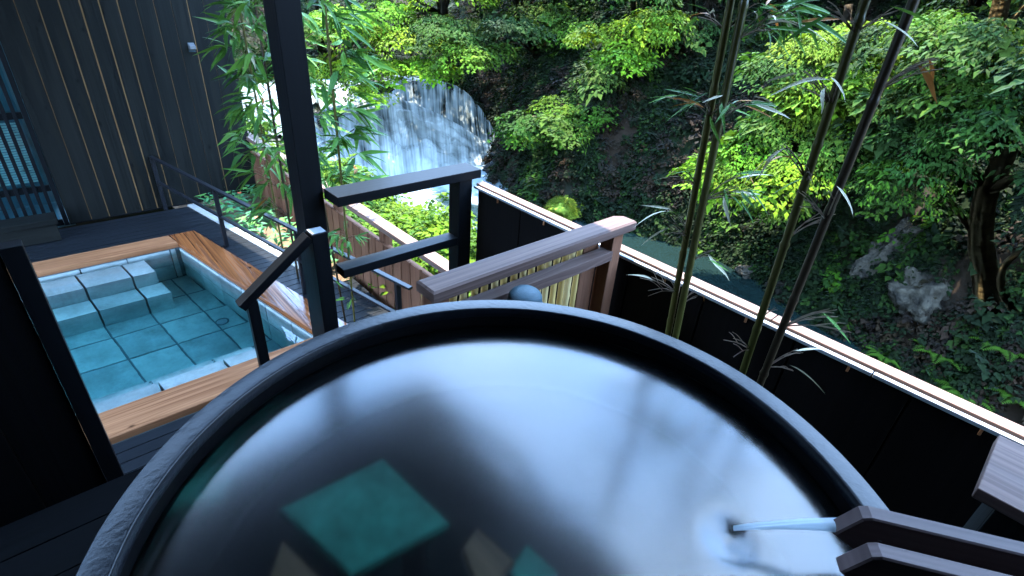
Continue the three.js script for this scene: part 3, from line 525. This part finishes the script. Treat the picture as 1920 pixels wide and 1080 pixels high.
// sprays: leaves set out flat along forking twigs, growing from the origin along +x with +y up
function spray(seed, { len = 0.34, leaves = 26, L = 0.075, w = 0.024, flat = 0.25, droop = 0.02 }) {
  const q = rng(seed), out = [];
  for (let i = 0; i < leaves; i++) {
    const t = Math.pow(q(), 0.7), fan = (q() - 0.5) * 1.5, p = V(Math.cos(fan) * t * len, -t * t * droop * 3 + (q() - 0.5) * 0.05, Math.sin(fan) * t * len);
    const a = fan + (q() - 0.5) * 2.0, dir = V(Math.cos(a), (q() - 0.6) * flat * 2, Math.sin(a)).normalize(), up = V((q() - 0.5) * 0.9, 1, (q() - 0.5) * 0.9).normalize();
    leafTris(out, p, dir, up, L * (0.7 + q() * 0.6), w * (0.8 + q() * 0.5), droop);
  }
  return fromTris(out);
}
const sprays = { broad: [1, 2, 3].map((s) => spray(s, {})), fine: [4, 5, 6].map((s) => spray(s, { len: 0.32, leaves: 34, L: 0.06, w: 0.013, flat: 0.35, droop: 0.03 })), big: [7, 8].map((s) => spray(s, { len: 0.3, leaves: 14, L: 0.12, w: 0.045, droop: 0.03 })), cover: [9, 10, 11].map((s) => spray(s, { len: 0.26, leaves: 20, L: 0.07, w: 0.026, flat: 0.6, droop: 0.03 })) };
const dummy = new THREE.Object3D(), tint = new THREE.Color();
// list of [x,y,z, yaw, tilt, roll, scale, r,g,b] as copies of one spray
function copies(name, geo, mat, list, parent) {
  const m = shade(new THREE.InstancedMesh(geo, mat, list.length)), b = parent ? worldBase(parent).clone() : V(0, 0, 0); m.name = name;
  list.forEach((c, i) => { dummy.position.set(c[0] - b.x, c[1] - b.y, c[2] - b.z); dummy.rotation.set(c[5], c[3], c[4], 'YXZ'); dummy.scale.setScalar(c[6]); dummy.updateMatrix(); m.setMatrixAt(i, dummy.matrix); m.setColorAt(i, tint.setRGB(c[7], c[8], c[9])); });
  m.userData.kind = 'stuff'; (parent ?? scene).add(m); return m;
}
const GREEN = { lime: [0.060, 0.110, 0.003], fresh: [0.028, 0.066, 0.003], mid: [0.0105, 0.026, 0.002], deep: [0.0045, 0.0105, 0.0014] };
function tone(c, v = 0.3) { const k = 1 + (rnd() - 0.5) * 2 * v, y = 1 + (rnd() - 0.5) * 0.35; return [c[0] * k * y, c[1] * k, c[2] * k * (0.8 + rnd() * 0.5)]; }
function padList(list, p, density, colour) { // one flat tier of foliage
  const [x, y, z, r] = p, t = p[4] ?? 0.22, n = Math.round(density * r * r), own = [0.42, 0.65, 0.9, 1.1, 1.3][Math.floor(rnd() * 5)], warm = R(0.75, 1.25); colour = [colour[0] * own * warm, colour[1] * own, colour[2]];
  for (let i = 0; i < n; i++) {
    const a = rnd() * Math.PI * 2, q = Math.sqrt(rnd()) * (1 + 0.35 * N3(Math.cos(a) * 1.7 + x, Math.sin(a) * 1.7 + z, y)), px = x + Math.cos(a) * q * r, pz = z + Math.sin(a) * q * r;
    if (fbm(px * 1.9, pz * 1.9, y * 2, 2) < -0.16) continue;
    const py = y + t * (0.5 - q * q * 0.9) - t * 1.3 * Math.pow(rnd(), 2) + 0.12 * N3(px * 3, pz * 3, y);
    list.push([px, py, pz, -a + (rnd() - 0.5) * 1.6, -0.12 - 0.35 * q + (rnd() - 0.5) * 0.6, (rnd() - 0.5) * 0.7, R(0.6, 1.5), ...tone(colour, 0.4)]);
  }
}
const barks = [stone([0.27, 0.21, 0.145], 0.8, 41, 0.9, 0.012, 1.5), stone([0.33, 0.235, 0.105], 0.9, 42, 0.9, 0.01, 2)];
function tree(name, label, trunk, rad, pads, { kind = 'broad', colour = GREEN.fresh, density = 260, bark = barks[0], extra = [], roots = 0 } = {}) {
  const t = thing(name, label, 'tree', trunk[0], 'trees on the opposite bank');
  part('trunk', tube(trunk.map((p, i) => V(p[0] + (i ? N3(p[1] * 3, i) * 0.05 : 0), p[1], p[2])), (s) => rad * (1 - 0.55 * s) * (1 + 0.5 * Math.exp(-s * 14)), 20, 9), bark, t);
  for (const e of extra) part('limb', tube(e, (s) => rad * 0.5 * (1 - 0.6 * s), 12, 7), bark, t);
  for (let i = 0; i < roots; i++) { const a = i / roots * 6.28 + 0.4, b = trunk[0]; part('root', tube([[b[0], b[1] + 0.12, b[2]], [b[0] + Math.cos(a) * 0.2, b[1] - 0.02, b[2] + Math.sin(a) * 0.2], [b[0] + Math.cos(a) * 0.4 - 0.1, b[1] - 0.4, b[2] + Math.sin(a) * 0.45]], (s) => 0.055 * (1 - 0.6 * s), 10, 6), bark, t); }
  const tv = trunk.map((p) => V(...p));
  for (const p of pads) { // a limb to each tier
    const end = V(p[0], p[1] - 0.05, p[2]); let best = tv[tv.length - 1], bd = 1e9;
    for (const q of tv) { const dd = q.distanceTo(end) + (q.y > end.y ? 1 : 0); if (dd < bd) { bd = dd; best = q; } }
    const mid = best.clone().lerp(end, 0.5); mid.y += 0.15 * bd; mid.x += R(-0.15, 0.15); mid.z += R(-0.15, 0.15);
    part('limb', tube([best, mid, end], (s) => Math.min(rad * 0.5, 0.035 + 0.01 * bd) * (1 - 0.75 * s), 9, 5), bark, t);
  }
  const list = []; for (const p of pads) padList(list, p, density, colour);
  const gs = [...sprays[kind], kind === 'fine' ? sprays.broad[2] : sprays.fine[0], sprays.big[0]], by = gs.map(() => []); list.forEach((c, i) => by[i % 11 === 0 ? gs.length - 1 : i % (gs.length - 1)].push(c));
  const crown = new THREE.Group(); crown.name = 'crown'; t.add(crown);
  gs.forEach((g, i) => copies('leaves', g, leafM, by[i], crown));
  return t;
}
// trees in view
tree('overhanging_tree', 'bright green tree hanging over the top of the waterfall', [[9.9, 0.9, -13.6], [9.2, 2.0, -13.0], [8.4, 3.4, -12.6], [7.4, 4.6, -12.8]], 0.16,
  [[6.5, 1.85, -13.5, 0.9], [7.2, 2.15, -13.1, 0.9], [7.6, 1.7, -12.3, 0.75], [8.1, 2.0, -11.5, 0.8], [8.2, 1.5, -10.8, 0.6], [7.75, 1.05, -11.7, 0.55], [6.9, 1.05, -12.8, 0.7], [6.4, 0.95, -13.6, 0.7], [5.9, 1.8, -13.8, 0.8], [5.7, 0.8, -13.4, 0.6], [6.65, 0.55, -12.4, 0.4], [8.6, 2.9, -11.6, 0.8], [8.8, 3.6, -14.8, 1.2, 0.35], [9.8, 3.4, -13.8, 1.1, 0.35], [9.4, 3.9, -13.0, 1.0, 0.35], [8.4, 4.2, -13.8, 1.1, 0.35]], { colour: GREEN.lime, density: 230 });
tree('forked_tree', 'twin stemmed tree leaning from the bank right of the waterfall', [[10.7, 0.5, -10.25], [10.4, 1.3, -10.55], [10.05, 2.15, -10.9], [9.7, 3.3, -11.2]], 0.12,
  [[9.35, 2.2, -10.4, 0.7], [10.8, 2.1, -9.65, 0.6], [10.6, 2.4, -10.6, 0.8], [9.0, 1.5, -10.7, 0.45], [9.9, 3.2, -10.6, 1.0], [11.2, 3.2, -9.6, 0.9]], { colour: GREEN.fresh, extra: [[[10.7, 0.5, -10.25], [10.55, 1.7, -10.4], [10.65, 2.6, -10.3], [10.9, 3.4, -10.1]]], density: 220 });
tree('maple_tree', 'light green maple with tiered branches in the upper centre', [[11.3, 0.9, -7.6], [10.8, 1.6, -7.7], [10.3, 2.4, -7.6], [9.9, 3.3, -7.5]], 0.10,
  [[9.6, 2.1, -8.0, 0.5], [9.75, 1.8, -7.3, 0.5], [10.2, 2.4, -7.25, 0.55], [9.35, 1.55, -7.5, 0.4], [10.35, 2.6, -6.9, 0.5], [10.0, 3.2, -7.6, 0.8]], { colour: GREEN.lime, density: 270 });
tree('shrubby_maple', 'low spreading maple reaching over the rocks beside the waterfall', [[10.3, -0.4, -8.3], [9.9, 0.1, -8.4], [9.5, 0.45, -8.4]], 0.06,
  [[8.8, 0.25, -8.9, 0.5], [8.95, 0.22, -8.0, 0.5], [9.7, 0.5, -7.85, 0.55], [8.65, -0.12, -9.4, 0.4], [9.4, 0.55, -8.6, 0.5]], { colour: GREEN.fresh, density: 260 });
tree('pale_tree', 'slender pale barked tree with crooked stems on the bank', [[11.9, 1.1, -7.3], [11.8, 1.9, -7.5], [11.85, 2.8, -7.4], [11.9, 3.8, -7.3]], 0.11,
  [[11.2, 1.85, -7.5, 0.55], [11.2, 2.4, -6.7, 0.6], [11.45, 1.2, -7.1, 0.45], [11.4, 1.75, -6.15, 0.55], [11.5, 3.3, -6.9, 0.9]], { colour: GREEN.mid, bark: barks[1], extra: [[[11.55, 1.35, -6.0], [11.25, 2.1, -6.5], [11.1, 2.8, -6.75], [11.0, 3.6, -6.9]]], density: 220 });
tree('layered_tree', 'lime green tree with flat layered foliage behind the bamboo canes', [[10.6, 0.6, -3.2], [10.5, 1.3, -3.25], [10.45, 2.05, -3.35], [10.35, 2.9, -3.5]], 0.13,
  [[9.3, 2.15, -3.6, 0.55, 0.2], [9.45, 2.45, -3.3, 0.55, 0.2], [9.4, 2.12, -2.85, 0.55, 0.2], [9.4, 2.05, -2.45, 0.5, 0.2], [9.25, 1.9, -3.2, 0.45, 0.2], [9.9, 2.6, -2.9, 0.6, 0.25]], { kind: 'fine', colour: GREEN.lime, density: 420 });
tree('layered_tree', 'rounded lime green tree low on the bank between the bamboo canes', [[9.9, -0.5, -3.2], [9.6, 0.1, -3.2], [9.2, 0.7, -3.2], [9.0, 1.1, -3.1]], 0.08,
  [[8.95, 1.3, -3.4, 0.42, 0.2], [8.7, 0.88, -3.6, 0.42, 0.2], [8.85, 1.08, -2.9, 0.45, 0.2], [9.15, 1.3, -2.6, 0.4, 0.2], [8.6, 0.52, -3.6, 0.42, 0.2], [8.55, 0.78, -2.8, 0.42, 0.2], [8.65, 0.45, -4.15, 0.35, 0.2], [8.65, 0.37, -3.15, 0.4, 0.2], [9.3, 1.5, -3.2, 0.4, 0.2]], { kind: 'fine', colour: GREEN.lime, density: 480 });
tree('leaning_tree', 'smooth brown trunk tree with exposed roots at the right', [[9.3, -1.3, 0.12], [9.3, -0.5, -0.08], [9.29, 0.2, -0.46], [9.18, 0.87, -0.66], [9.08, 1.38, -0.67], [8.95, 2.04, -0.96], [8.91, 2.6, -1.27], [8.9, 3.6, -1.5]], 0.17,
  [[8.85, 2.0, -1.65, 0.45], [8.9, 2.35, -1.4, 0.5], [8.6, 2.75, -1.2, 0.5], [9.05, 2.8, -1.7, 0.55], [9.2, 2.65, -2.3, 0.5], [8.55, 1.95, -1.0, 0.4], [8.4, 2.1, -0.75, 0.35], [8.9, 1.5, -1.4, 0.45], [9.1, 1.6, -2.0, 0.4], [9.1, 0.88, -2.0, 0.4], [8.9, 1.06, -1.5, 0.38], [8.4, 2.6, -0.5, 0.5], [8.5, 3.4, -0.9, 0.7]], { kind: 'fine', colour: GREEN.fresh, bark: barks[1], extra: [[[9.17, 0.97, -0.7], [8.94, 1.13, -1.02], [8.89, 1.18, -1.4], [8.95, 1.3, -1.8]], [[9.15, 0.9, -0.66], [9.0, 1.2, -0.4], [8.85, 1.5, -0.1]]], density: 330, roots: 5 });
tree('crooked_tree', 'thin crooked tree with bare roots beside the leaning trunk', [[9.2, -1.2, 0.4], [9.2, -0.6, 0.28], [9.2, -0.31, 0.0], [9.1, 0.09, -0.1], [9.0, 0.55, 0.1], [8.8, 1.2, 0.3]], 0.055,
  [[8.7, 1.3, 0.3, 0.4], [8.9, 1.7, 0.1, 0.45], [8.6, 1.9, 0.5, 0.45]], { kind: 'fine', colour: GREEN.mid, bark: barks[1], roots: 3, density: 350 });
const tall = [[12.6, -12.2, 6.2], [13.4, -9.0, 6.4], [13.2, -5.4, 6.0], [12.8, -2.2, 5.6], [12.2, 0.8, 5.2], [12.0, 3.6, 5.2], [15.5, -7.2, 7.5], [15.2, -3.2, 7.0], [14.5, 1.6, 6.5], [11.8, -16.4, 5.6], [8.4, -19.0, 5.6], [5.0, -19.6, 5.4], [1.6, -18.0, 4.8], [14.8, -14.5, 7.0]];
const where = ['behind the waterfall at the right', 'above the twin stemmed tree', 'above the cliff rock', 'behind the lime green tree', 'behind the leaning trunk', 'at the far right edge', 'high on the slope in the middle', 'high on the slope behind the bamboo', 'high on the slope at the right', 'behind the waterfall crest', 'upstream behind the falls', 'upstream left of the falls', 'beyond the bath house corner', 'high on the slope behind the falls'];
tall.forEach(([x, z, top], i) => {
  const y0 = groundY(x, z), pads = []; // tiers up the stem, with light between them
  for (let k = 0; k < 9; k++) { const a = k * 2.4 + i, h = y0 + 1.0 + (top - y0 - 0.6) * (k / 8.5), r = 0.5 + 1.0 * Math.sin(Math.PI * (0.25 + 0.6 * k / 8)); pads.push([x + Math.cos(a) * r * 0.9 - 0.3, h, z + Math.sin(a) * r * 0.9, R(0.65, 1.0), 0.3]); }
  tree('forest_tree', 'tall dark green forest tree ' + where[i], [[x, y0 - 0.2, z], [x - 0.1, y0 + 1.4, z + 0.1], [x - 0.25, (y0 + top) / 2 + 0.4, z], [x - 0.2, top, z - 0.1]], 0.17, pads, { colour: i % 3 ? GREEN.mid : GREEN.fresh, density: 150, kind: i % 2 ? 'broad' : 'big' });
});

// ground cover on both banks: nobody could count it
{
  const lists = [[], [], []], big = [[], []], q = rng(99);
  const put = (x, z, colours, sc, many) => {
    const y = groundY(x, z), e = 0.12, nx = groundY(x - e, z) - groundY(x + e, z), nz = groundY(x, z - e) - groundY(x, z + e), face = Math.atan2(nz, nx), lean = Math.atan2(Math.hypot(nx, nz), 2 * e);
    const c = colours[Math.floor(q() * colours.length)];
    const item = [x + nx * 0.1, y + 0.03 + q() * 0.16 * sc, z + nz * 0.1, -face + (q() - 0.5) * 2.4, 0.25 - lean * 0.5 + (q() - 0.5) * 0.9, (q() - 0.5) * 0.9, sc * (0.7 + q() * 0.7), ...tone(c, 0.4)];
    (many ? big[Math.floor(q() * 2)] : lists[Math.floor(q() * 3)]).push(item);
  };
  for (let i = 0; i < 62000; i++) {
    let z = -17 + q() * 20.5, s = Math.pow(q(), 1.4) * 8, x = farBank(z) - 0.15 + s; if (i % 6 === 0) { x = 0 + q() * 14; z = -26 + q() * 10; if (z > crestZ(x) - 1.2 && x > 2.6) continue; } else if (z < -12.2 && x < 11.2) continue;
    const d = fbm(x * 0.8, z * 0.8, 30, 3); if (d < -0.16 && q() < 0.8) continue;
    if (Math.hypot(x - 9.35, (z + 0.75) * 0.9) < 0.36 && q() < 0.6) continue;
    if (Math.hypot(x - 10.0, z + 1.7) < 0.5 && q() < 0.8) continue;
    put(x, z, d > 0.14 ? [GREEN.fresh, GREEN.mid, GREEN.mid, GREEN.deep] : d < -0.08 ? [GREEN.deep, [0.020, 0.012, 0.005], [0.012, 0.008, 0.004]] : [GREEN.mid, GREEN.deep, GREEN.deep, GREEN.deep], 0.85, q() < 0.06);
  }
  sprays.cover.forEach((g, i) => copies(numbered('bank_undergrowth'), g, leafM, lists[i]));
  sprays.big.forEach((g, i) => copies(numbered('bank_undergrowth'), g, leafM, big[i]));
  // sunlit shrubs on the near bank beyond the brown fence
  const near = [[], [], []];
  for (let i = 0; i < 9000; i++) {
    const z = -12.5 + q() * 12, xn = nearBank(z), x = 2.36 + Math.pow(q(), 0.9) * Math.max(0.3, xn - 2.2); const m = fbm(x * 0.9, z * 0.9, 40, 3), y = groundY(x, z) + Math.max(0, 0.32 + m * 1.1) * q() * (0.4 + 0.6 * sstep(z, -12.5, -6));
    near[i % 3].push([x, y + 0.04, z, q() * 6.28, 0.1 + (q() - 0.5) * 0.9, (q() - 0.5) * 0.8, 0.55 + q() * 0.6, ...tone(q() < 0.7 ? GREEN.lime : GREEN.fresh, 0.3)]);
  }
  sprays.cover.forEach((g, i) => copies(numbered('near_bank_shrubs'), g, leafM, near[i]));
}
{ // cushion of moss and small leaves over the bright boulder
  const q = rng(55), list = [];
  for (let i = 0; i < 420; i++) { const a = q() * 6.28, e = Math.pow(q(), 0.6) * 1.5, c = Math.cos(e), x = Math.cos(a) * c, z = Math.sin(a) * c, y = Math.sin(e); list.push([8.75 + x * 0.44, -1.60 + y * 0.26, -7.5 + z * 0.31, -a + (q() - 0.5), -0.2 + e * 0.3 + (q() - 0.5) * 0.6, (q() - 0.5) * 0.8, 0.3 + q() * 0.25, ...tone([0.075, 0.105, 0.004], 0.3)]); }
  copies('moss_leaves', sprays.cover[0], leafM, list, mossy);
}
// ferns near the water at the right
{
  const spots = [[8.95, -1.1, -0.2, 0.42], [8.75, -1.25, 0.25, 0.45], [8.8, -0.95, 0.75, 0.4], [9.2, -0.9, -1.55, 0.36], [8.8, -1.35, -0.75, 0.34], [9.05, -0.55, 0.35, 0.4]];
  const said = ['arching fern below the pale rock outcrop', 'lowest bright fern near the water at the right', 'fern nearest the right edge of the bank', 'fern in front of the slanting rock slab', 'small fern between rock outcrop and dark water', 'fern under the crooked tree roots'];
  spots.forEach(([x, , z, L], k) => {
    const y = Math.max(groundY(x, z), RIVER) + 0.05, f = thing('fern', said[k], 'fern', [x, y, z], 'ferns on the right bank');
    const m = leafMat(0.7); m.color.setRGB(...GREEN.fresh);
    for (let i = 0; i < 8; i++) {
      const a = i / 8 * 6.28 + k, out = [];
      for (let s = 0.12; s < 1; s += 0.055) { const px = s * L, py = 0.26 * Math.sin(s * 2.0) * L * 1.4 - 0.25 * s * s * L, w = L * 0.30 * Math.sin(Math.PI * Math.min(0.98, s * 0.85 + 0.12)); for (const sg of [-1, 1]) leafTris(out, V(px, py, 0), V(0.45, -0.1, sg).normalize(), V(0, 1, 0), w, 0.014, 0.01); }
      const g = fromTris(out); g.rotateY(a); part('frond', g, m, f, [x, y, z]);
    }
  });
}
// ---------------------------------------------------------------- garden plants between kerb and brown fence
{
  const q = rng(7), flower = new THREE.MeshPhysicalMaterial({ color: new THREE.Color(0.55, 0.07, 0.015), roughness: 0.6, transmission: 0.2, thickness: 0, side: THREE.DoubleSide });
  const gm = [[0.07, 0.21, 0.08], [0.05, 0.17, 0.075], [0.09, 0.22, 0.05]].map((c) => { const m = leafMat(0.6, 0.35); m.color.setRGB(...c); return m; });
  const leaf = (() => { const o = []; leafTris(o, V(0, 0, 0), V(1, 0.15, 0).normalize(), V(0, 1, 0), 0.15, 0.026, 0.05); return fromTris(o); })();
  const spots = []; for (let z = -7.75; z < -4.75; z += 0.31) { const x0 = kerbX(z) + 0.22, x1 = 2.12; for (let x = x0; x < x1; x += 0.27) spots.push([x + (q() - 0.5) * 0.1, z + (q() - 0.5) * 0.12]); }
  spots.forEach(([x, z], i) => {
    const bloom = i % 5 === 2;
    const p = thing('garden_plant', bloom ? 'leafy green plant with small red flower in the garden bed' : 'low blue green leafy plant in the garden bed', 'plant', [x, -0.05, z], bloom ? 'flowering plants in the garden bed' : 'leafy plants in the garden bed');
    for (let k = 0; k < 18; k++) { const m = part('leaf', leaf, gm[k % 3], p, [x, -0.04 + 0.012 * k, z]); m.rotation.set(0, k * 2.4 + q(), 0.9 - k * 0.035 - q() * 0.5, 'YZX'); m.scale.setScalar(0.7 + q() * 0.5); }
    if (bloom) { const o = []; for (let k = 0; k < 6; k++) leafTris(o, V(0, 0, 0), V(Math.cos(k * 1.05), 0.5, Math.sin(k * 1.05)).normalize(), V(0, 1, 0), 0.04, 0.016, 0); part('flower', fromTris(o), flower, p, [x, 0.2, z]); }
  });
}
// ---------------------------------------------------------------- bamboo
const bladeGeo = [0, 1, 2].map((k) => { const o = [], n = 5, w = [0, 0.75, 1, 0.8, 0.45, 0], P = (i, s) => V(i / n, -0.10 * Math.pow(i / n, 2) * (1 + k * 1.2) + 0.25 * Math.abs(s) * w[i] * 0.07, s * w[i] * 0.082 + 0.03 * k * Math.sin(i)); for (let i = 0; i < n; i++) for (const s of [-1, 1]) { const a = P(i, 0), b = P(i + 1, 0), c = P(i, s), d = P(i + 1, s); if (i) o.push(a, c, d); o.push(a, d, b); } return fromTris(o); });
const bladeMat = [[0.060, 0.150, 0.022], [0.090, 0.190, 0.026], [0.040, 0.110, 0.022], [0.34, 0.30, 0.20], [0.30, 0.12, 0.03]].map((c, i) => { const m = leafMat(0.5, i < 3 ? 0.4 : 0.25); m.color.setRGB(...c); return m; });
function blade(p, at, yawA, pitchA, roll, L, mat) { const m = part('leaf', bladeGeo[Math.floor(rnd() * 3)], bladeMat[mat], p, at); m.rotation.set(roll, yawA, pitchA, 'YZX'); m.scale.set(L, L, L * R(0.8, 1.15)); return m; }
const G2 = 'leafy bamboo beside the tall post';
function culmGeo(a, b, r, gap, ph) { const A = V(...a), B = V(...b), n = Math.round(A.distanceTo(B) / 0.012), prof = [], Ln = A.distanceTo(B); for (let i = 0; i <= n; i++) { const y = i / n * Ln, q = ((y + ph) % gap) / gap, d = Math.min(q, 1 - q) * gap; prof.push(new THREE.Vector2(r * (1 + 0.22 * Math.exp(-Math.pow(d / 0.007, 2)) - 0.08 * Math.exp(-Math.pow((q * gap - 0.02) / 0.008, 2))), y)); } return new THREE.LatheGeometry(prof, 10); }
const culmMat = [[0.036, 0.033, 0.007], [0.018, 0.012, 0.006], [0.054, 0.046, 0.010]].map((c, i) => { const t = tex(32, 256, (u, v) => { const f = 1 + 0.5 * tile((a, b) => fbm(a * 6, b * 5 + i, i, 4), u, v), w = sstep(tile((a, b) => fbm(a * 3 + 5, b * 4, i + 3, 3), u, v), 0.1, 0.3); return c.map((x, k) => lerp(x * f, [0.12, 0.07, 0.03][k], w * 0.5)); }); return new THREE.MeshPhysicalMaterial({ map: t, roughness: 0.32, specularIntensity: 0.5 }); });
const twigMat = new THREE.MeshPhysicalMaterial({ color: new THREE.Color(0.42, 0.31, 0.22), roughness: 0.7, specularIntensity: 0.3 });
function bambooCulm(label, base, top, r, gap, ph, mat, clusters, group, slim = 1) {
  const p = thing('bamboo_plant', label, 'bamboo', base, group);
  const A = V(...base), B = V(...top), c = part('culm', culmGeo(base, top, r, gap, ph), culmMat[mat], p, base); c.quaternion.setFromUnitVectors(V(0, 1, 0), B.clone().sub(A).normalize());
  const Ln = A.distanceTo(B);
  for (const k of clusters) { // y of the node, reach, twigs, leaves, main direction, share of dry leaves
    const [y, reach, twigs, leaves, dirA, spread, dry = 0, Lf = 0.13] = k; const s = (y - A.y) / (B.y - A.y), o = A.clone().lerp(B, s), geos = [], tips = [];
    for (let i = 0; i < twigs; i++) {
      const a = dirA + (rnd() - 0.5) * spread, e = R(0.25, 1.0), L = reach * R(0.55, 1.1), d = V(Math.cos(a) * Math.cos(e), Math.sin(e), Math.sin(a) * Math.cos(e));
      const m1 = o.clone().addScaledVector(d, L * 0.5).add(V(0, 0.02 * L, 0)), tip = o.clone().addScaledVector(d, L).add(V(0, -0.12 * L, 0)); geos.push(tube([o, m1, tip], (t) => r * 0.16 * (1 - 0.6 * t) + 0.0008, 5, 4)); tips.push([tip, a]);
      const f = m1.clone().addScaledVector(V(Math.cos(a + 0.6), 0.7, Math.sin(a + 0.6)), L * 0.35); geos.push(tube([m1, m1.clone().lerp(f, 0.6).add(V(0, 0.005, 0)), f], (t) => r * 0.1 * (1 - 0.5 * t) + 0.0005, 4, 4)); tips.push([f, a + 0.5]);
    }
    const g = mergeGeometries(geos); const tw = part('twigs', g, twigMat, p); tw.position.sub(V(0, 0, 0));
    for (let i = 0; i < leaves; i++) { const [tip, a] = tips[Math.floor(rnd() * tips.length)]; const dr = rnd() < dry; blade(p, [tip.x + R(-0.02, 0.02), tip.y + R(-0.015, 0.015), tip.z + R(-0.02, 0.02)], -(a + (rnd() - 0.5) * 2.2), R(-0.75, 0.45), R(-0.8, 0.8), Lf * R(0.6, 1.25), dr ? (rnd() < 0.6 ? 3 : 4) : Math.floor(rnd() * 3)).scale.z *= slim; }
  }
  return p;
}
const by = 0.85, G1 = 'bamboo beside the tub', riverward = -0.6;
bambooCulm('left cane of the left bamboo pair behind the tub', [1.745, by, -0.80], [1.76, 3.5, -0.985], 0.0125, 0.30, 0.1, 2, [[1.78, 0.16, 5, 1, 3.6, 1.4, 1], [2.02, 0.16, 6, 4, 3.4, 1.2, 0.4], [2.22, 0.12, 2, 2, 3.4, 1.5, 0.5], [2.46, 0.14, 5, 18, 3.2, 2.2, 0.35, 0.11], [2.72, 0.14, 4, 16, -0.8, 2.5, 0.2], [3.0, 0.2, 4, 16, 0, 6, 0.1]], G1, 0.7);
bambooCulm('right cane of the left bamboo pair behind the tub', [1.755, by, -0.775], [1.76, 3.5, -0.935], 0.0135, 0.31, 0.22, 0, [[1.74, 0.1, 2, 1, 0.6, 1, 1], [1.93, 0.1, 2, 2, 0.8, 0.6, 0.4], [2.17, 0.17, 5, 20, 0.9, 1.3, 0.2, 0.12], [2.45, 0.12, 4, 13, 0.5, 2, 0.35, 0.11], [2.70, 0.2, 7, 44, 0.9, 1.8, 0.25, 0.14], [3.05, 0.25, 4, 18, 0, 6, 0.1]], G1, 0.7);
bambooCulm('left cane of the right bamboo pair behind the tub', [1.745, by, -0.50], [1.755, 3.5, -0.575], 0.0135, 0.33, 0.05, 0, [[1.70, 0.12, 3, 0, 3.6, 1.5], [1.83, 0.12, 3, 0, 0.5, 2], [2.14, 0.17, 3, 0, 1.5, 3], [2.34, 0.15, 5, 5, 3.4, 1.6, 0.7], [2.56, 0.18, 6, 4, 3.6, 1.6, 0.8], [2.75, 0.15, 6, 4, 0, 6, 0.2], [3.0, 0.25, 5, 18, 0, 6, 0.1]], G1, 0.7);
bambooCulm('right cane of the right bamboo pair behind the tub', [1.755, by, -0.455], [1.76, 3.5, -0.445], 0.0135, 0.32, 0.18, 1, [[1.66, 0.14, 4, 2, 1.2, 1.4, 1], [1.84, 0.2, 6, 1, 1.0, 1.2], [2.24, 0.18, 3, 1, 3.6, 1.6, 1], [2.62, 0.2, 5, 2, 1.0, 1.4, 0.9], [3.05, 0.25, 5, 18, 0, 6, 0.1]], G1, 0.7);
const leafy = (ys, n, dir, sp, reach = 0.30) => ys.map((y) => [y, reach, 5, n, dir, sp, 0.03, 0.24]);
bambooCulm('dense leafy bamboo left of the tall post', [1.66, -0.05, -4.95], [1.66, 3.6, -4.95], 0.011, 0.28, 0.1, 1, leafy([0.7, 0.95, 1.2, 1.45, 1.65, 1.85, 2.05, 2.25, 2.45, 2.65, 2.9], 26, 2.7, 4.8, 0.32), G2);
bambooCulm('leafy bamboo right of the tall post', [1.74, -0.02, -3.86], [1.70, 3.3, -3.74], 0.009, 0.27, 0.05, 2, [[0.25, 0.1, 2, 5, 0, 6, 0, 0.1], [0.86, 0.16, 4, 26, 0.3, 5, 0.03, 0.14], ...leafy([1.25, 1.45, 1.66, 1.86, 2.06, 2.25, 2.42, 2.6, 2.85], 27, 0.4, 4.2, 0.24)], G2);
bambooCulm('thin second bamboo stem right of the tall post', [1.69, -0.02, -3.95], [1.58, 1.9, -3.98], 0.009, 0.25, 0.0, 1, [[0.4, 0.1, 2, 4, 1, 3, 0, 0.1], [0.75, 0.14, 3, 10, 0.5, 3, 0, 0.13], ...leafy([1.3, 1.6, 1.85], 14, 2.5, 4, 0.22)], G2);
bambooCulm('leaning leafy bamboo nearest the bath house corner', [1.68, -0.05, -5.35], [1.62, 3.4, -5.25], 0.010, 0.28, 0.15, 2, leafy([1.05, 1.35, 1.6, 1.85, 2.05, 2.25, 2.45, 2.65], 24, 3.2, 4.6, 0.24), G2);
bambooCulm('tall leafy bamboo in the bed behind the tall post', [1.86, -0.05, -4.72], [1.80, 3.5, -4.62], 0.010, 0.28, 0.02, 2, leafy([1.0, 1.3, 1.55, 1.8, 2.0, 2.2, 2.4, 2.6, 2.8], 24, 0.2, 5.2, 0.30), G2);

renderer.render(scene, camera);
